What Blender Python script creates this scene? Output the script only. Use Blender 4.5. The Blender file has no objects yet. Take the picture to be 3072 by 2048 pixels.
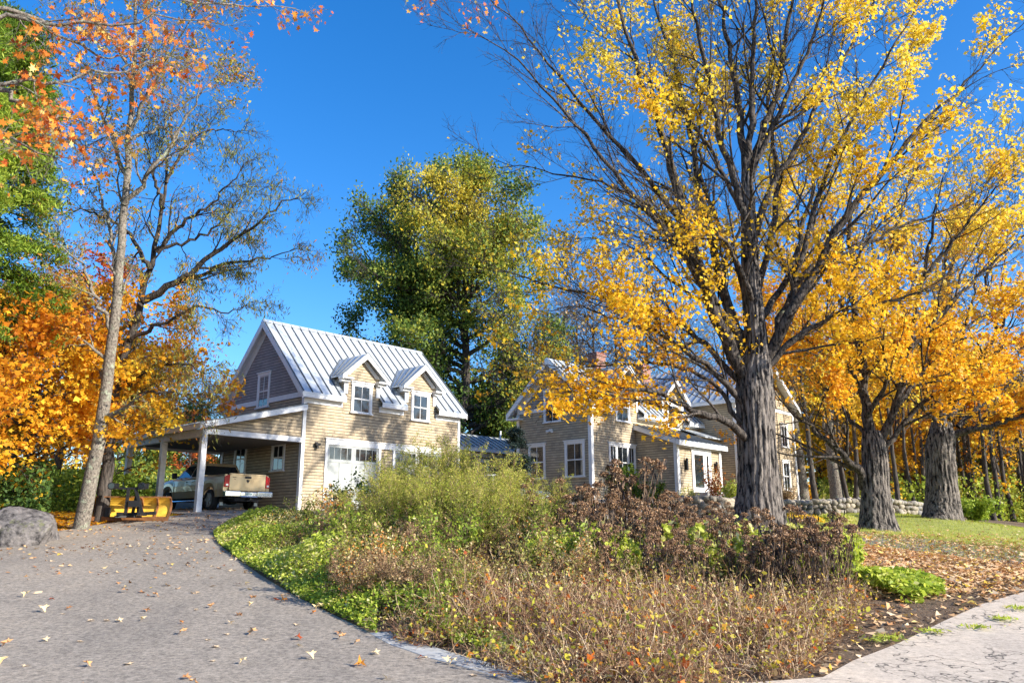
import bpy, math, random
import numpy as np
from mathutils import Vector, Matrix
from mathutils.geometry import delaunay_2d_cdt
random.seed(3)
RNG = np.random.default_rng(11)
SC = bpy.context.scene
COL = SC.collection

# ------------------------------------------------------------------ camera
F_PX, PITCH = 2410.0, math.radians(13.18)          # focal length for the 3072 px wide photograph
cam_d = bpy.data.cameras.new('camera')
cam_d.sensor_width = 36.0
cam_d.lens = F_PX / 3072 * 36
cam_d.clip_end = 6000
cam = bpy.data.objects.new('camera', cam_d)
cam.rotation_euler = (math.pi / 2 + PITCH, 0, 0)
COL.objects.link(cam)
SC.camera = cam

# ------------------------------------------------------------------ sky and sun
SUN_AZ, SUN_EL = math.radians(115.0), math.radians(26.5)   # azimuth from +Y towards +X
W = bpy.data.worlds.new('World')
SC.world = W
W.use_nodes = True
nt = W.node_tree
nt.nodes.clear()
sky = nt.nodes.new('ShaderNodeTexSky')
sky.sky_type = 'NISHITA'
sky.sun_disc = False
sky.sun_elevation = SUN_EL
sky.sun_rotation = SUN_AZ
sky.air_density = 1.0
sky.dust_density = 0.6
sky.ozone_density = 4.0
hsv = nt.nodes.new('ShaderNodeHueSaturation')
hsv.inputs['Saturation'].default_value = 1.31
hsv.inputs['Value'].default_value = .86
hsv.inputs['Hue'].default_value = .506
bg = nt.nodes.new('ShaderNodeBackground')
bg.inputs['Strength'].default_value = 0.15
wo = nt.nodes.new('ShaderNodeOutputWorld')
nt.links.new(sky.outputs[0], hsv.inputs['Color'])
nt.links.new(hsv.outputs[0], bg.inputs[0])
nt.links.new(bg.outputs[0], wo.inputs[0])
sl = bpy.data.lights.new('sun', 'SUN')
sl.energy = 4.8
sl.angle = math.radians(0.5)
sl.color = (1.0, 0.93, 0.82)
so = bpy.data.objects.new('sun', sl)
sd = Vector((math.sin(SUN_AZ) * math.cos(SUN_EL), math.cos(SUN_AZ) * math.cos(SUN_EL), math.sin(SUN_EL)))
so.rotation_euler = sd.to_track_quat('Z', 'Y').to_euler()
so.location = (30, 0, 30)
COL.objects.link(so)
SC.view_settings.view_transform = 'Standard'
SC.view_settings.look = 'None'
SC.view_settings.exposure = 1.12
SC.view_settings.gamma = 1.0
SC.cycles.max_bounces = 6
SC.cycles.transparent_max_bounces = 8
SC.cycles.diffuse_bounces = 4

# ------------------------------------------------------------------ photograph -> world
def ray(x, y):
    u = (x - 1536) / F_PX
    v = (1024 - y) / F_PX
    return np.array([u, math.cos(PITCH) - v * math.sin(PITCH), math.sin(PITCH) + v * math.cos(PITCH)])

def atY(x, y, Y):
    r = ray(x, y)
    return r * (Y / r[1])

def proj(P):
    P = np.asarray(P)
    x, y, z = P[..., 0], P[..., 1], P[..., 2]
    Yc = y * math.cos(PITCH) + z * math.sin(PITCH)
    Zc = -y * math.sin(PITCH) + z * math.cos(PITCH)
    return 1536 + F_PX * x / Yc, 1024 - F_PX * Zc / Yc

ANG = math.radians(42.8)
AX = np.array([math.sin(ANG), math.cos(ANG), 0])
BX = np.array([-math.cos(ANG), math.sin(ANG), 0])
ROT = math.atan2(AX[1], AX[0])
GP = np.array([-8.601, 33.0, 0.0])        # garage front-left corner
HP = np.array([3.935, 40.0, 0.0])         # house near corner

def frame(P, a, b, z=0.0):
    return P + AX * a + BX * b + np.array([0, 0, z])

# ------------------------------------------------------------------ terrain height (thin plate spline)
CP = []
def cp(x, y, z): CP.append((x, y, z))
for x in (-30, -12, 0, 12, 30): cp(x, -12, -1.8)
for x in (-14, -5, 0, 6): cp(x, 3, -1.6)
for x, y in ((-10, 9.2), (-5, 9.2), (0, 9.2), (4, 9.2), (-9, 14), (-4, 14), (-9, 20), (-6, 24), (-14, 24)):
    cp(x, y, -1.6 + .106 * (y - 9.2))
for px, py, Y in ((2600, 2000, 9.8), (3072, 2048, 9.1), (3072, 1790, 13.5), (2330, 1592, 22), (2640, 1592, 27.5), (2830, 1556, 33), (3072, 1700, 18), (3072, 1612, 30), (2640, 1650, 20), (3072, 1592, 40), (2350, 1552, 37), (2750, 1548, 38), (2200, 1545, 33), (2000, 1550, 31)):
    p = atY(px, py, Y); cp(*p)
for P, a, b, z in ((GP, -4.2, 0, .62), (GP, -4.2, 6, .8), (GP, 0, 0, .75), (GP, 8.8, 0, .95), (GP, 4, 8, 1.2), (GP, 9, 8, 1.3), (GP, 12, -3, 1.25),
                   (HP, 0, 0, 1.45), (HP, 4, -2.5, 1.55), (HP, 18, -2.5, 1.7), (HP, 10, 6, 1.7), (HP, 18, 6, 1.7)):
    q = frame(P, a, b); cp(q[0], q[1], z)
for x, y, z in ((-25, 30, 1.2), (-30, 45, 1.8), (-15, 60, 2.0), (10, 65, 2.0), (40, 60, -.5), (40, 35, -1.6), (35, 18, -1.9), (55, 70, -1.5), (-40, 10, 0), (30, 48, .4), (-40, 70, 2.5), (40, 0, -2)):
    cp(x, y, z)
CP = np.array(CP)
def _k(r2): return np.where(r2 > 0, .5 * r2 * np.log(r2 + 1e-12), 0)
_n = len(CP)
_K = _k(((CP[:, None, :2] - CP[None, :, :2]) ** 2).sum(-1)) + np.eye(_n) * 3.0
_Pm = np.c_[np.ones(_n), CP[:, :2]]
_M = np.block([[_K, _Pm], [_Pm.T, np.zeros((3, 3))]])
_sol = np.linalg.solve(_M, np.r_[CP[:, 2], 0, 0, 0])
def H(x, y):
    x = np.asarray(x, float); y = np.asarray(y, float)
    cx = np.clip(x, -42, 55); cy = np.clip(y, -12, 72)
    r2 = (cx[..., None] - CP[:, 0]) ** 2 + (cy[..., None] - CP[:, 1]) ** 2
    z = _k(r2) @ _sol[:_n] + _sol[_n] + _sol[_n + 1] * cx + _sol[_n + 2] * cy
    d = np.hypot(x - cx, y - cy)
    t = np.clip(d / 80, 0, 1)
    return z * (1 - t) + 0.5 * t
def gpt(px, py):
    """the point of the ground seen at a pixel"""
    r = ray(px, py)
    Ys = np.arange(4, 60, .05)
    P = r[None] * (Ys / r[1])[:, None]
    below = P[:, 2] < H(P[:, 0], P[:, 1])
    i = int(np.argmax(below)) if below.any() else len(Ys) - 1
    return P[i]

# ------------------------------------------------------------------ objects
def tag(o, label=None, cat=None, group=None, kind=None):
    if label: o['label'] = label
    if cat: o['category'] = cat
    if group: o['group'] = group
    if kind: o['kind'] = kind
    return o

def empty(name, loc=(0, 0, 0), rz=0.0, label=None, cat=None, group=None):
    o = bpy.data.objects.new(name, None)
    o.empty_display_size = .3
    o.location = loc
    o.rotation_euler = (0, 0, rz)
    COL.objects.link(o)
    return tag(o, label, cat, group)

def copy_tree(root, loc=None, rz=None, scale=None, label=None):
    r = root.copy(); COL.objects.link(r)
    if loc is not None: r.location = loc
    if rz is not None: r.rotation_euler = (0, 0, rz)
    if scale is not None: r.scale = (scale, scale, scale)
    if label: r['label'] = label
    def rec(src, dst):
        for ch in list(src.children):
            c = ch.copy(); COL.objects.link(c); c.parent = dst
            rec(ch, c)
    rec(root, r)
    return r

def npmesh(name, V, faces_flat, sizes, mat, parent=None, attr=None, smooth=False, loc=None):
    V = np.asarray(V, np.float32)
    me = bpy.data.meshes.new(name)
    me.vertices.add(len(V)); me.vertices.foreach_set('co', V.ravel())
    fl = np.asarray(faces_flat, np.int32); sz = np.asarray(sizes, np.int32)
    me.loops.add(len(fl)); me.loops.foreach_set('vertex_index', fl)
    me.polygons.add(len(sz))
    st = np.zeros(len(sz), np.int32); st[1:] = np.cumsum(sz)[:-1]
    me.polygons.foreach_set('loop_start', st)
    if smooth: me.polygons.foreach_set('use_smooth', np.ones(len(sz), bool))
    me.update(calc_edges=True)
    if attr is not None:
        a = me.attributes.new('v', 'FLOAT', 'POINT')
        a.data.foreach_set('value', np.asarray(attr, np.float32))
    for m in (mat if isinstance(mat, (list, tuple)) else [mat]): me.materials.append(m)
    o = bpy.data.objects.new(name, me)
    COL.objects.link(o)
    if parent: o.parent = parent
    if loc is not None: o.location = loc
    return o

class MB:
    """collects shapes for ONE mesh object; T maps (u, out, z) to local coordinates"""
    def __init__(s, T=None): s.v = []; s.f = []; s.T = T
    def add(s, vs, fs):
        b = len(s.v)
        for p in vs:
            s.v.append(tuple(s.T(*p)) if s.T else tuple(p))
        s.f += [tuple(b + i for i in f) for f in fs]
        return s
    def box(s, x0, x1, y0, y1, z0, z1, c=0.0):
        if x0 > x1: x0, x1 = x1, x0
        if y0 > y1: y0, y1 = y1, y0
        if z0 > z1: z0, z1 = z1, z0
        return s.add([(x0, y0, z0), (x1, y0, z0), (x1, y1, z0), (x0, y1, z0), (x0, y0, z1), (x1, y0, z1), (x1, y1, z1), (x0, y1, z1)],
                     [(0, 3, 2, 1), (4, 5, 6, 7), (0, 1, 5, 4), (1, 2, 6, 5), (2, 3, 7, 6), (3, 0, 4, 7)])
    def prism(s, poly, off):
        n = len(poly); off = np.array(off)
        a = [tuple(np.array(p, float)) for p in poly]; b = [tuple(np.array(p, float) + off) for p in poly]
        s.add(a + b, [tuple(range(n)), tuple(range(2 * n - 1, n - 1, -1))] + [(i, n + i, n + (i + 1) % n, (i + 1) % n) for i in range(n)])
        return s
    def bar(s, p, q, w, h, up=(0, 0, 1)):
        p = np.array(p, float); q = np.array(q, float); d = q - p; d /= np.linalg.norm(d)
        u = np.array(up, float); sd_ = np.cross(d, u); sd_ /= np.linalg.norm(sd_); u = np.cross(sd_, d)
        c = [p + sd_ * a * w / 2 + u * b * h / 2 for a, b in ((-1, -1), (1, -1), (1, 1), (-1, 1))]
        return s.prism(c, q - p)
    def tube(s, pts, r, n=8, cap=True):
        pts = [np.array(p, float) for p in pts]
        if np.isscalar(r): r = [r] * len(pts)
        rings = []
        for i, p in enumerate(pts):
            t = pts[min(i + 1, len(pts) - 1)] - pts[max(i - 1, 0)]; t /= np.linalg.norm(t)
            ref = np.array([0, 0, 1.0]) if abs(t[2]) < .9 else np.array([1.0, 0, 0])
            a = np.cross(t, ref); a /= np.linalg.norm(a); b = np.cross(t, a)
            rings.append([p + r[i] * (a * math.cos(2 * math.pi * k / n) + b * math.sin(2 * math.pi * k / n)) for k in range(n)])
        vs = [q for ring in rings for q in ring]
        fs = [(i * n + k, i * n + (k + 1) % n, (i + 1) * n + (k + 1) % n, (i + 1) * n + k) for i in range(len(pts) - 1) for k in range(n)]
        if cap: fs += [tuple(range(n - 1, -1, -1)), tuple((len(pts) - 1) * n + k for k in range(n))]
        return s.add(vs, fs)
    def cyl(s, p, q, r, n=16): return s.tube([p, q], r, n)
    def build(s, name, mat, parent=None, smooth=False, bevel=0.0):
        me = bpy.data.meshes.new(name)
        me.from_pydata([tuple(map(float, p)) for p in s.v], [], s.f)
        me.update()
        import bmesh
        bm = bmesh.new(); bm.from_mesh(me); bmesh.ops.recalc_face_normals(bm, faces=bm.faces)
        bm.to_mesh(me); bm.free()
        if smooth:
            for p in me.polygons: p.use_smooth = True
        me.materials.append(mat)
        o = bpy.data.objects.new(name, me); COL.objects.link(o)
        if parent: o.parent = parent
        if bevel:
            m = o.modifiers.new('bevel', 'BEVEL'); m.width = bevel; m.segments = 2; m.limit_method = 'ANGLE'
        return o

# ------------------------------------------------------------------ materials
def new_mat(name):
    m = bpy.data.materials.new(name); m.use_nodes = True
    t = m.node_tree; t.nodes.clear()
    out = t.nodes.new('ShaderNodeOutputMaterial')
    b = t.nodes.new('ShaderNodeBsdfPrincipled')
    t.links.new(b.outputs[0], out.inputs[0])
    return m, t, b, out
def ramp(t, stops):
    r = t.nodes.new('ShaderNodeValToRGB')
    e = r.color_ramp.elements
    while len(e) < len(stops): e.new(.5)
    for k, (p, c) in enumerate(stops):
        e[k].position = p; e[k].color = (*c, 1)
    return r
def coords(t, scale=(1, 1, 1), kind='Object'):
    tc = t.nodes.new('ShaderNodeTexCoord'); mp = t.nodes.new('ShaderNodeMapping')
    mp.inputs['Scale'].default_value = scale
    t.links.new(tc.outputs[kind], mp.inputs[0])
    return mp.outputs[0]
def noise(t, vec, scale, detail=4, rough=.55):
    n = t.nodes.new('ShaderNodeTexNoise')
    n.inputs['Scale'].default_value = scale; n.inputs['Detail'].default_value = detail; n.inputs['Roughness'].default_value = rough
    t.links.new(vec, n.inputs['Vector'])
    return n.outputs['Fac']
def bump(t, b, h, strength=.4, dist=.02):
    n = t.nodes.new('ShaderNodeBump')
    n.inputs['Strength'].default_value = strength; n.inputs['Distance'].default_value = dist
    t.links.new(h, n.inputs['Height']); t.links.new(n.outputs[0], b.inputs['Normal'])
def mixc(t, fac, a, b, mode='MIX'):
    m = t.nodes.new('ShaderNodeMix'); m.data_type = 'RGBA'; m.blend_type = mode
    for s, v in ((0, fac), (6, a), (7, b)):
        if isinstance(v, (int, float)): m.inputs[s].default_value = v
        elif isinstance(v, tuple): m.inputs[s].default_value = (*v, 1)
        else: t.links.new(v, m.inputs[s])
    return m.outputs[2]
def mat_plain(name, col, rough=.6, metal=0.0, var=.15, sc=6, bmp=.1, spec=.5, coat=0):
    m, t, b, o = new_mat(name)
    v = coords(t)
    n = noise(t, v, sc)
    r = ramp(t, [(.3, tuple(c * (1 - var) for c in col)), (.7, tuple(min(1, c * (1 + var)) for c in col))])
    t.links.new(n, r.inputs[0]); t.links.new(r.outputs[0], b.inputs['Base Color'])
    b.inputs['Roughness'].default_value = rough; b.inputs['Metallic'].default_value = metal
    b.inputs['Specular IOR Level'].default_value = spec; b.inputs['Coat Weight'].default_value = coat
    if bmp: bump(t, b, noise(t, v, sc * 8), bmp, .01)
    return m
def mat_leaf(name, stops, trans=.35, rough=.55):
    m, t, b, out = new_mat(name)
    at = t.nodes.new('ShaderNodeAttribute'); at.attribute_name = 'v'
    r = ramp(t, stops)
    t.links.new(at.outputs['Fac'], r.inputs[0])
    t.links.new(r.outputs[0], b.inputs['Base Color'])
    b.inputs['Roughness'].default_value = rough; b.inputs['Specular IOR Level'].default_value = .3
    tr = t.nodes.new('ShaderNodeBsdfTranslucent')
    t.links.new(r.outputs[0], tr.inputs[0])
    mx = t.nodes.new('ShaderNodeMixShader'); mx.inputs[0].default_value = trans
    t.links.new(b.outputs[0], mx.inputs[1]); t.links.new(tr.outputs[0], mx.inputs[2])
    t.links.new(mx.outputs[0], out.inputs[0])
    return m
def mat_shingle(name, c1, c2, gap):  # gap: joint tone, also the painted shade line under each course
    m, t, b, o = new_mat(name)
    tc = t.nodes.new('ShaderNodeTexCoord')
    sx = t.nodes.new('ShaderNodeSeparateXYZ'); t.links.new(tc.outputs['Object'], sx.inputs[0])
    ad = t.nodes.new('ShaderNodeMath'); ad.operation = 'ADD'
    t.links.new(sx.outputs[0], ad.inputs[0]); t.links.new(sx.outputs[1], ad.inputs[1])
    cb = t.nodes.new('ShaderNodeCombineXYZ')
    t.links.new(ad.outputs[0], cb.inputs[0]); t.links.new(sx.outputs[2], cb.inputs[1])
    br = t.nodes.new('ShaderNodeTexBrick')
    br.offset = .37; br.squash = 1.0
    br.inputs['Scale'].default_value = 1.0; br.inputs['Brick Width'].default_value = .26; br.inputs['Row Height'].default_value = .128
    br.inputs['Mortar Size'].default_value = .004; br.inputs['Mortar Smooth'].default_value = .1
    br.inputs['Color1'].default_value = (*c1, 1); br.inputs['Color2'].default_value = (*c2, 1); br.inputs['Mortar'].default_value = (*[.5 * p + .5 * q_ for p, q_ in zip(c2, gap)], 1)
    t.links.new(cb.outputs[0], br.inputs['Vector'])
    n = noise(t, cb.outputs[0], 1.3, 5)
    r = ramp(t, [(.3, (.82, .82, .82)), (.7, (1.1, 1.08, 1.04))]); t.links.new(n, r.inputs[0])
    c = mixc(t, 1.0, br.outputs['Color'], r.outputs[0], 'MULTIPLY')
    b.inputs['Roughness'].default_value = .85
    # courses: each overlaps the one below (saw-tooth), shade under each butt edge painted in
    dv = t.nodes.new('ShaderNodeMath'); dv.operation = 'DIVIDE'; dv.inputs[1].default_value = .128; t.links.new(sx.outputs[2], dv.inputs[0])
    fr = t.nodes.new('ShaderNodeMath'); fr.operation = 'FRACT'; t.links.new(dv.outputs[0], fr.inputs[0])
    butt_shade = ramp(t, [(.13, (1, 1, 1)), (.22, (0, 0, 0))]); t.links.new(fr.outputs[0], butt_shade.inputs[0])
    c = mixc(t, butt_shade.outputs[0], c, gap); t.links.new(c, b.inputs['Base Color'])
    iv = t.nodes.new('ShaderNodeMath'); iv.operation = 'SUBTRACT'; iv.inputs[0].default_value = 1; t.links.new(fr.outputs[0], iv.inputs[1])
    ml = t.nodes.new('ShaderNodeMath'); ml.operation = 'SUBTRACT'; t.links.new(iv.outputs[0], ml.inputs[0]); t.links.new(br.outputs['Fac'], ml.inputs[1])
    bump(t, b, ml.outputs[0], .7, .02)
    return m
def mat_bark(name, dark, light, lichen, sc=1.0, lich=.62, vert=.18, sharp=.175):
    m, t, b, o = new_mat(name)
    v = coords(t, (1, 1, vert))
    n1 = noise(t, v, 14 * sc, 8, .65)
    r = ramp(t, [(.5 - sharp * .8, dark), (.5, tuple((a + c) / 2 for a, c in zip(dark, light))), (.5 + sharp, light)])
    t.links.new(n1, r.inputs[0])
    n2 = noise(t, coords(t), 3.2 * sc, 6, .7)
    r2 = ramp(t, [(lich, (0, 0, 0)), (lich + .08, (1, 1, 1))]); t.links.new(n2, r2.inputs[0])
    c = mixc(t, r2.outputs[0], r.outputs[0], lichen)
    t.links.new(c, b.inputs['Base Color'])
    b.inputs['Roughness'].default_value = .9; b.inputs['Specular IOR Level'].default_value = .2
    bump(t, b, n1, .9, .05)
    return m

M = {}
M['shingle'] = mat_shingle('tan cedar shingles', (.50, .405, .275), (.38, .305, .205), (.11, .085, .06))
M['shingle_gable_shaded'] = mat_shingle('scalloped gable shingles in painted shade', (.36, .33, .31), (.30, .275, .26), (.09, .08, .08))  # gable shade put into the greyer base colours
M['trim'] = mat_plain('white painted trim', (.74, .74, .73), .5, var=.06)
M['post'] = mat_plain('white painted post', (.66, .66, .66), .6, var=.12)
M['soffit'] = mat_plain('painted soffit boards', (.55, .55, .55), .7, var=.08)
M['roof'] = mat_plain('galvanised standing seam metal', (.56, .60, .63), .32, .32, var=.10, sc=1.1, bmp=.03)
M['seam'] = mat_plain('grey seam metal', (.13, .145, .16), .5, .4)
M['glass'] = mat_plain('dark window glass', (.015, .02, .025), .04, 0, var=.5, bmp=0, spec=1.0)
M['door_paint'] = mat_plain('pale grey garage door paint', (.33, .35, .335), .5, var=.05)
M['brick'] = None
m, t, b, o = new_mat('red chimney brick')
br = t.nodes.new('ShaderNodeTexBrick'); br.inputs['Scale'].default_value = 1; br.inputs['Brick Width'].default_value = .22; br.inputs['Row Height'].default_value = .085
br.inputs['Mortar Size'].default_value = .01
br.inputs['Color1'].default_value = (.24, .065, .035, 1); br.inputs['Color2'].default_value = (.15, .045, .03, 1); br.inputs['Mortar'].default_value = (.32, .29, .25, 1)
tc = t.nodes.new('ShaderNodeTexCoord'); sx = t.nodes.new('ShaderNodeSeparateXYZ'); t.links.new(tc.outputs['Object'], sx.inputs[0])
ad = t.nodes.new('ShaderNodeMath'); t.links.new(sx.outputs[0], ad.inputs[0]); t.links.new(sx.outputs[1], ad.inputs[1])
cb = t.nodes.new('ShaderNodeCombineXYZ'); t.links.new(ad.outputs[0], cb.inputs[0]); t.links.new(sx.outputs[2], cb.inputs[1])
t.links.new(cb.outputs[0], br.inputs['Vector']); t.links.new(br.outputs['Color'], b.inputs['Base Color']); b.inputs['Roughness'].default_value = .9
M['brick'] = m
M['iron'] = mat_plain('black iron', (.02, .02, .022), .5, .3)
M['stone'] = mat_plain('grey field stone', (.30, .27, .22), .9, var=.5, sc=1.7, bmp=.5)
M['slab_stone'] = mat_plain('grey granite', (.36, .36, .35), .85, var=.2, sc=5, bmp=.3)

# ------------------------------------------------------------------ ground sheets
def grid_axis(lo, hi, step, far):
    a = list(np.arange(lo, hi + step / 2, step)); l = [lo]; h = [hi]; s = step
    while l[-1] > -far: s *= 1.35; l.append(l[-1] - s)
    s = step
    while h[-1] < far: s *= 1.35; h.append(h[-1] + s)
    return np.array(l[:0:-1] + a + h[1:])
xs = grid_axis(-42, 55, .6, 1500); ys = grid_axis(-12, 72, .6, 1500)
X, Yg = np.meshgrid(xs, ys)
Zg = H(X.ravel(), Yg.ravel())
V = np.c_[X.ravel(), Yg.ravel(), Zg]
nx, ny = len(xs), len(ys)
i, j = np.meshgrid(np.arange(nx - 1), np.arange(ny - 1)); q = (j * nx + i).ravel()
Fq = np.c_[q, q + 1, q + 1 + nx, q + nx].ravel()
m, t, b, o = new_mat('leaf-strewn soil')
v = coords(t)
r = ramp(t, [(.3, (.055, .038, .025)), (.5, (.12, .08, .05)), (.72, (.22, .15, .08))]); t.links.new(noise(t, v, 9, 8, .75), r.inputs[0])
r2 = ramp(t, [(.45, (0, 0, 0)), (.62, (1, 1, 1))]); t.links.new(noise(t, v, .22, 3), r2.inputs[0])
c = mixc(t, r2.outputs[0], r.outputs[0], (.13, .085, .05)); t.links.new(c, b.inputs['Base Color'])
b.inputs['Roughness'].default_value = .95; bump(t, b, noise(t, v, 30, 6, .7), .8, .03)
M['soil'] = m
g = npmesh('ground', V, Fq, np.full(len(q), 4), M['soil'], smooth=True)
tag(g, 'brown leaf-strewn soil under the beds, trees and buildings', kind='structure')

def sheet(name, poly, off, mat, label, step=.6):
    poly = np.array(poly, float)
    # densify the outline
    P = []
    for a, b_ in zip(poly, np.roll(poly, -1, 0)):
        k = max(1, int(np.linalg.norm(b_ - a) / step))
        P += [a + (b_ - a) * s / k for s in range(k)]
    P = np.array(P); n = len(P)
    lo, hi = P.min(0), P.max(0)
    gx, gy = np.meshgrid(np.arange(lo[0], hi[0], step), np.arange(lo[1], hi[1], step))
    Q = np.c_[gx.ravel(), gy.ravel()]
    Q = Q[inside(Q, P)]
    allp = [Vector(p) for p in P] + [Vector(p) for p in Q]
    vs, _, fs, *_r = delaunay_2d_cdt(allp, [(i, (i + 1) % n) for i in range(n)], [], 1, 1e-5)
    vs = np.array([(p.x, p.y) for p in vs])
    z = H(vs[:, 0], vs[:, 1]) + off
    fl = [i for f in fs for i in f]; sz = [len(f) for f in fs]
    o = npmesh(name, np.c_[vs, z], fl, sz, mat, smooth=True)
    return tag(o, label, kind='structure')
def inside(Q, P):
    x, y = Q[:, 0], Q[:, 1]; c = np.zeros(len(Q), bool)
    for (x1, y1), (x2, y2) in zip(P, np.roll(P, -1, 0)):
        k = ((y1 > y) != (y2 > y)) & (x < (x2 - x1) * (y - y1) / (y2 - y1 + 1e-12) + x1)
        c ^= k
    return c

def mat_asphalt(name, c1, c2, crack=0.0, rough=.85):
    m, t, b, o = new_mat(name)
    v = coords(t)
    r = ramp(t, [(.40, c1), (.5, tuple((p + q_) / 2 for p, q_ in zip(c1, c2))), (.60, c2)]); na = t.nodes.new('ShaderNodeMix'); na.inputs[0].default_value = .5; t.links.new(noise(t, v, 14, 4, .8), na.inputs[2]); t.links.new(noise(t, v, 55, 6, .9), na.inputs[3]); t.links.new(na.outputs[0], r.inputs[0])
    r1 = ramp(t, [(.3, (.76, .77, .79)), (.52, (1, 1, 1)), (.72, (1.16, 1.13, 1.08))]); t.links.new(noise(t, coords(t, (1, .55, 1)), .55, 7, .7), r1.inputs[0])
    c = mixc(t, 1.0, r.outputs[0], r1.outputs[0], 'MULTIPLY')
    h = noise(t, v, 120, 4, .8)
    if crack:
        vo = t.nodes.new('ShaderNodeTexVoronoi'); vo.feature = 'DISTANCE_TO_EDGE'; vo.inputs['Scale'].default_value = crack
        nz = t.nodes.new('ShaderNodeTexNoise'); nz.inputs['Scale'].default_value = 2.2; nz.inputs['Detail'].default_value = 6
        t.links.new(v, nz.inputs['Vector'])
        vm = t.nodes.new('ShaderNodeMix'); vm.data_type = 'RGBA'; vm.inputs[0].default_value = .60
        t.links.new(v, vm.inputs[6]); t.links.new(nz.outputs['Color'], vm.inputs[7])
        t.links.new(vm.outputs[2], vo.inputs['Vector'])
        rc = ramp(t, [(.003, (1, 1, 1)), (.022, (0, 0, 0))]); t.links.new(vo.outputs['Distance'], rc.inputs[0])
        # only some cracks open
        rm = ramp(t, [(.36, (0, 0, 0)), (.48, (1, 1, 1))]); t.links.new(noise(t, v, .9, 3), rm.inputs[0])
        k = mixc(t, 1.0, rc.outputs[0], rm.outputs[0], 'MULTIPLY')
        c = mixc(t, k, c, (.06, .05, .04))
    t.links.new(c, b.inputs['Base Color']); b.inputs['Roughness'].default_value = rough
    bump(t, b, h, .5, .01)
    return m
M['asphalt'] = mat_asphalt('driveway asphalt', (.105, .088, .070), (.42, .36, .29))
M['old_asphalt'] = mat_asphalt('pale worn asphalt', (.36, .30, .235), (.64, .54, .43), crack=2.3)
M['path'] = mat_asphalt('dark path asphalt', (.07, .07, .08), (.17, .165, .165))
def gp2(*pts): return [tuple(gpt(x, y)[:2]) for x, y in pts]
BED_EDGE = gp2((1620, 2085), (1540, 2046), (1420, 2010), (1300, 1975), (1180, 1935), (1080, 1888), (980, 1840), (880, 1790), (790, 1735), (710, 1680), (655, 1635), (640, 1605), (680, 1575), (760, 1556))
e = BED_EDGE
fr = lambda P, a, b_: tuple(frame(P, a, b_)[:2])
drive = [(2.5, 6.0), (1.0, 8.6)] + e[1:] + [fr(GP, 4, -5.5), fr(GP, 9, -4.0), fr(GP, 13.5, -9), fr(GP, 18, -6), fr(GP, 13, -1.0), fr(GP, 9, -.02), fr(GP, 0, -.02), fr(GP, -.02, 6.5), fr(GP, -5.0, 6.5), fr(GP, -5.2, 1.0),
        tuple(gpt(560, 1545)[:2]), tuple(gpt(330, 1570)[:2]), tuple(gpt(120, 1603)[:2]), tuple(gpt(0, 1622)[:2]), (-17.5, 17), (-20, 9), (-20, -6), (2.5, -6)]
DRIVE = np.array(drive)
sheet('driveway', drive, .03, M['asphalt'], 'grey-brown asphalt driveway curving round the planting bed to the garage')
road = gp2((1620, 2100), (2470, 2040), (2560, 1990), (2700, 1935), (2830, 1872), (2950, 1818), (3072, 1782), (3300, 1735), (3600, 1700)) + [(24, 10), (24, -6), (2.5, -6), (2.5, 6)]
sheet('road', road, .034, M['old_asphalt'], 'pale cracked old asphalt at the right of the bed')
M['grass'] = mat_plain('short lawn grass', (.22, .24, .045), .95, var=.35, sc=2.5, bmp=.6)
lawn = gp2((2300, 1565), (2420, 1610), (2640, 1650), (2860, 1680), (3072, 1690)) + [(30, 16), (34, 30), (26, 42), (14, 41.5)]
LAWN = np.array(lawn)
sheet('lawn', lawn, .02, M['grass'], 'green lawn sloping down to the right beyond the path')
pth = gp2((2330, 1588), (2520, 1592), (2700, 1610), (2900, 1634), (3072, 1650), (3300, 1668), (3300, 1735), (3072, 1698), (2900, 1680), (2700, 1655), (2520, 1618), (2330, 1602))
sheet('path', pth, .03, M['path'], 'dark asphalt path crossing below the maples')
# ================================================================== buildings
def window(parent, T, u0, u1, z0, z1, cols=2, units=(1,), head=.17, name='window', meet=.5, case=.11, sashcol=None):
    c = MB(T)
    c.box(u0, u0 + case, -.01, .05, z0 + .05, z1 - head); c.box(u1 - case, u1, -.01, .05, z0 + .05, z1 - head)
    c.box(u0 - .03, u1 + .03, -.01, .055, z1 - head + .001, z1 - .045); c.box(u0 - .06, u1 + .06, -.01, .10, z1 - .044, z1)
    c.box(u0 - .05, u1 + .05, -.01, .10, z0, z0 + .049)
    w = c.build(name, M['trim'], parent)
    s = MB(T); p = MB(T)
    a, b_ = u0 + case, u1 - case
    tot = sum(units); gaps = .09 * (len(units) - 1); x = a
    zb, zt = z0 + .05, z1 - head
    zm = zb + (zt - zb) * meet
    for k, un in enumerate(units):
        ww = (b_ - a - gaps) * un / tot
        if k: c2 = s.box(x - .089, x - .001, -.01, .047, zb + .001, zt - .001)
        e_ = .045
        for (q0, q1, oo) in ((zb, zm + .02, .018), (zm - .02, zt, .03)):
            s.box(x + .001, x + e_, -.01, oo, q0 + .001, q1); s.box(x + ww - e_, x + ww - .001, -.01, oo, q0 + .001, q1)
            s.box(x + e_, x + ww - e_, -.01, oo + .001, q0 + .002, q0 + e_ + .01); s.box(x + e_, x + ww - e_, -.01, oo + .001, q1 - e_, q1 - .001)
            nc = cols if un >= .8 else 2
            for i_ in range(1, nc):
                xm = x + ww * i_ / nc
                s.box(xm - .011, xm + .011, -.01, oo - .003, q0 + e_ + .01, q1 - e_)
        p.box(x + .02, x + ww - .02, -.02, .006, zb + .02, zt - .02)
        x += ww + .09
    so_ = s.build('sash', M['trim'], w); pa = p.build('pane', M['glass'], w)
    return w

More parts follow.
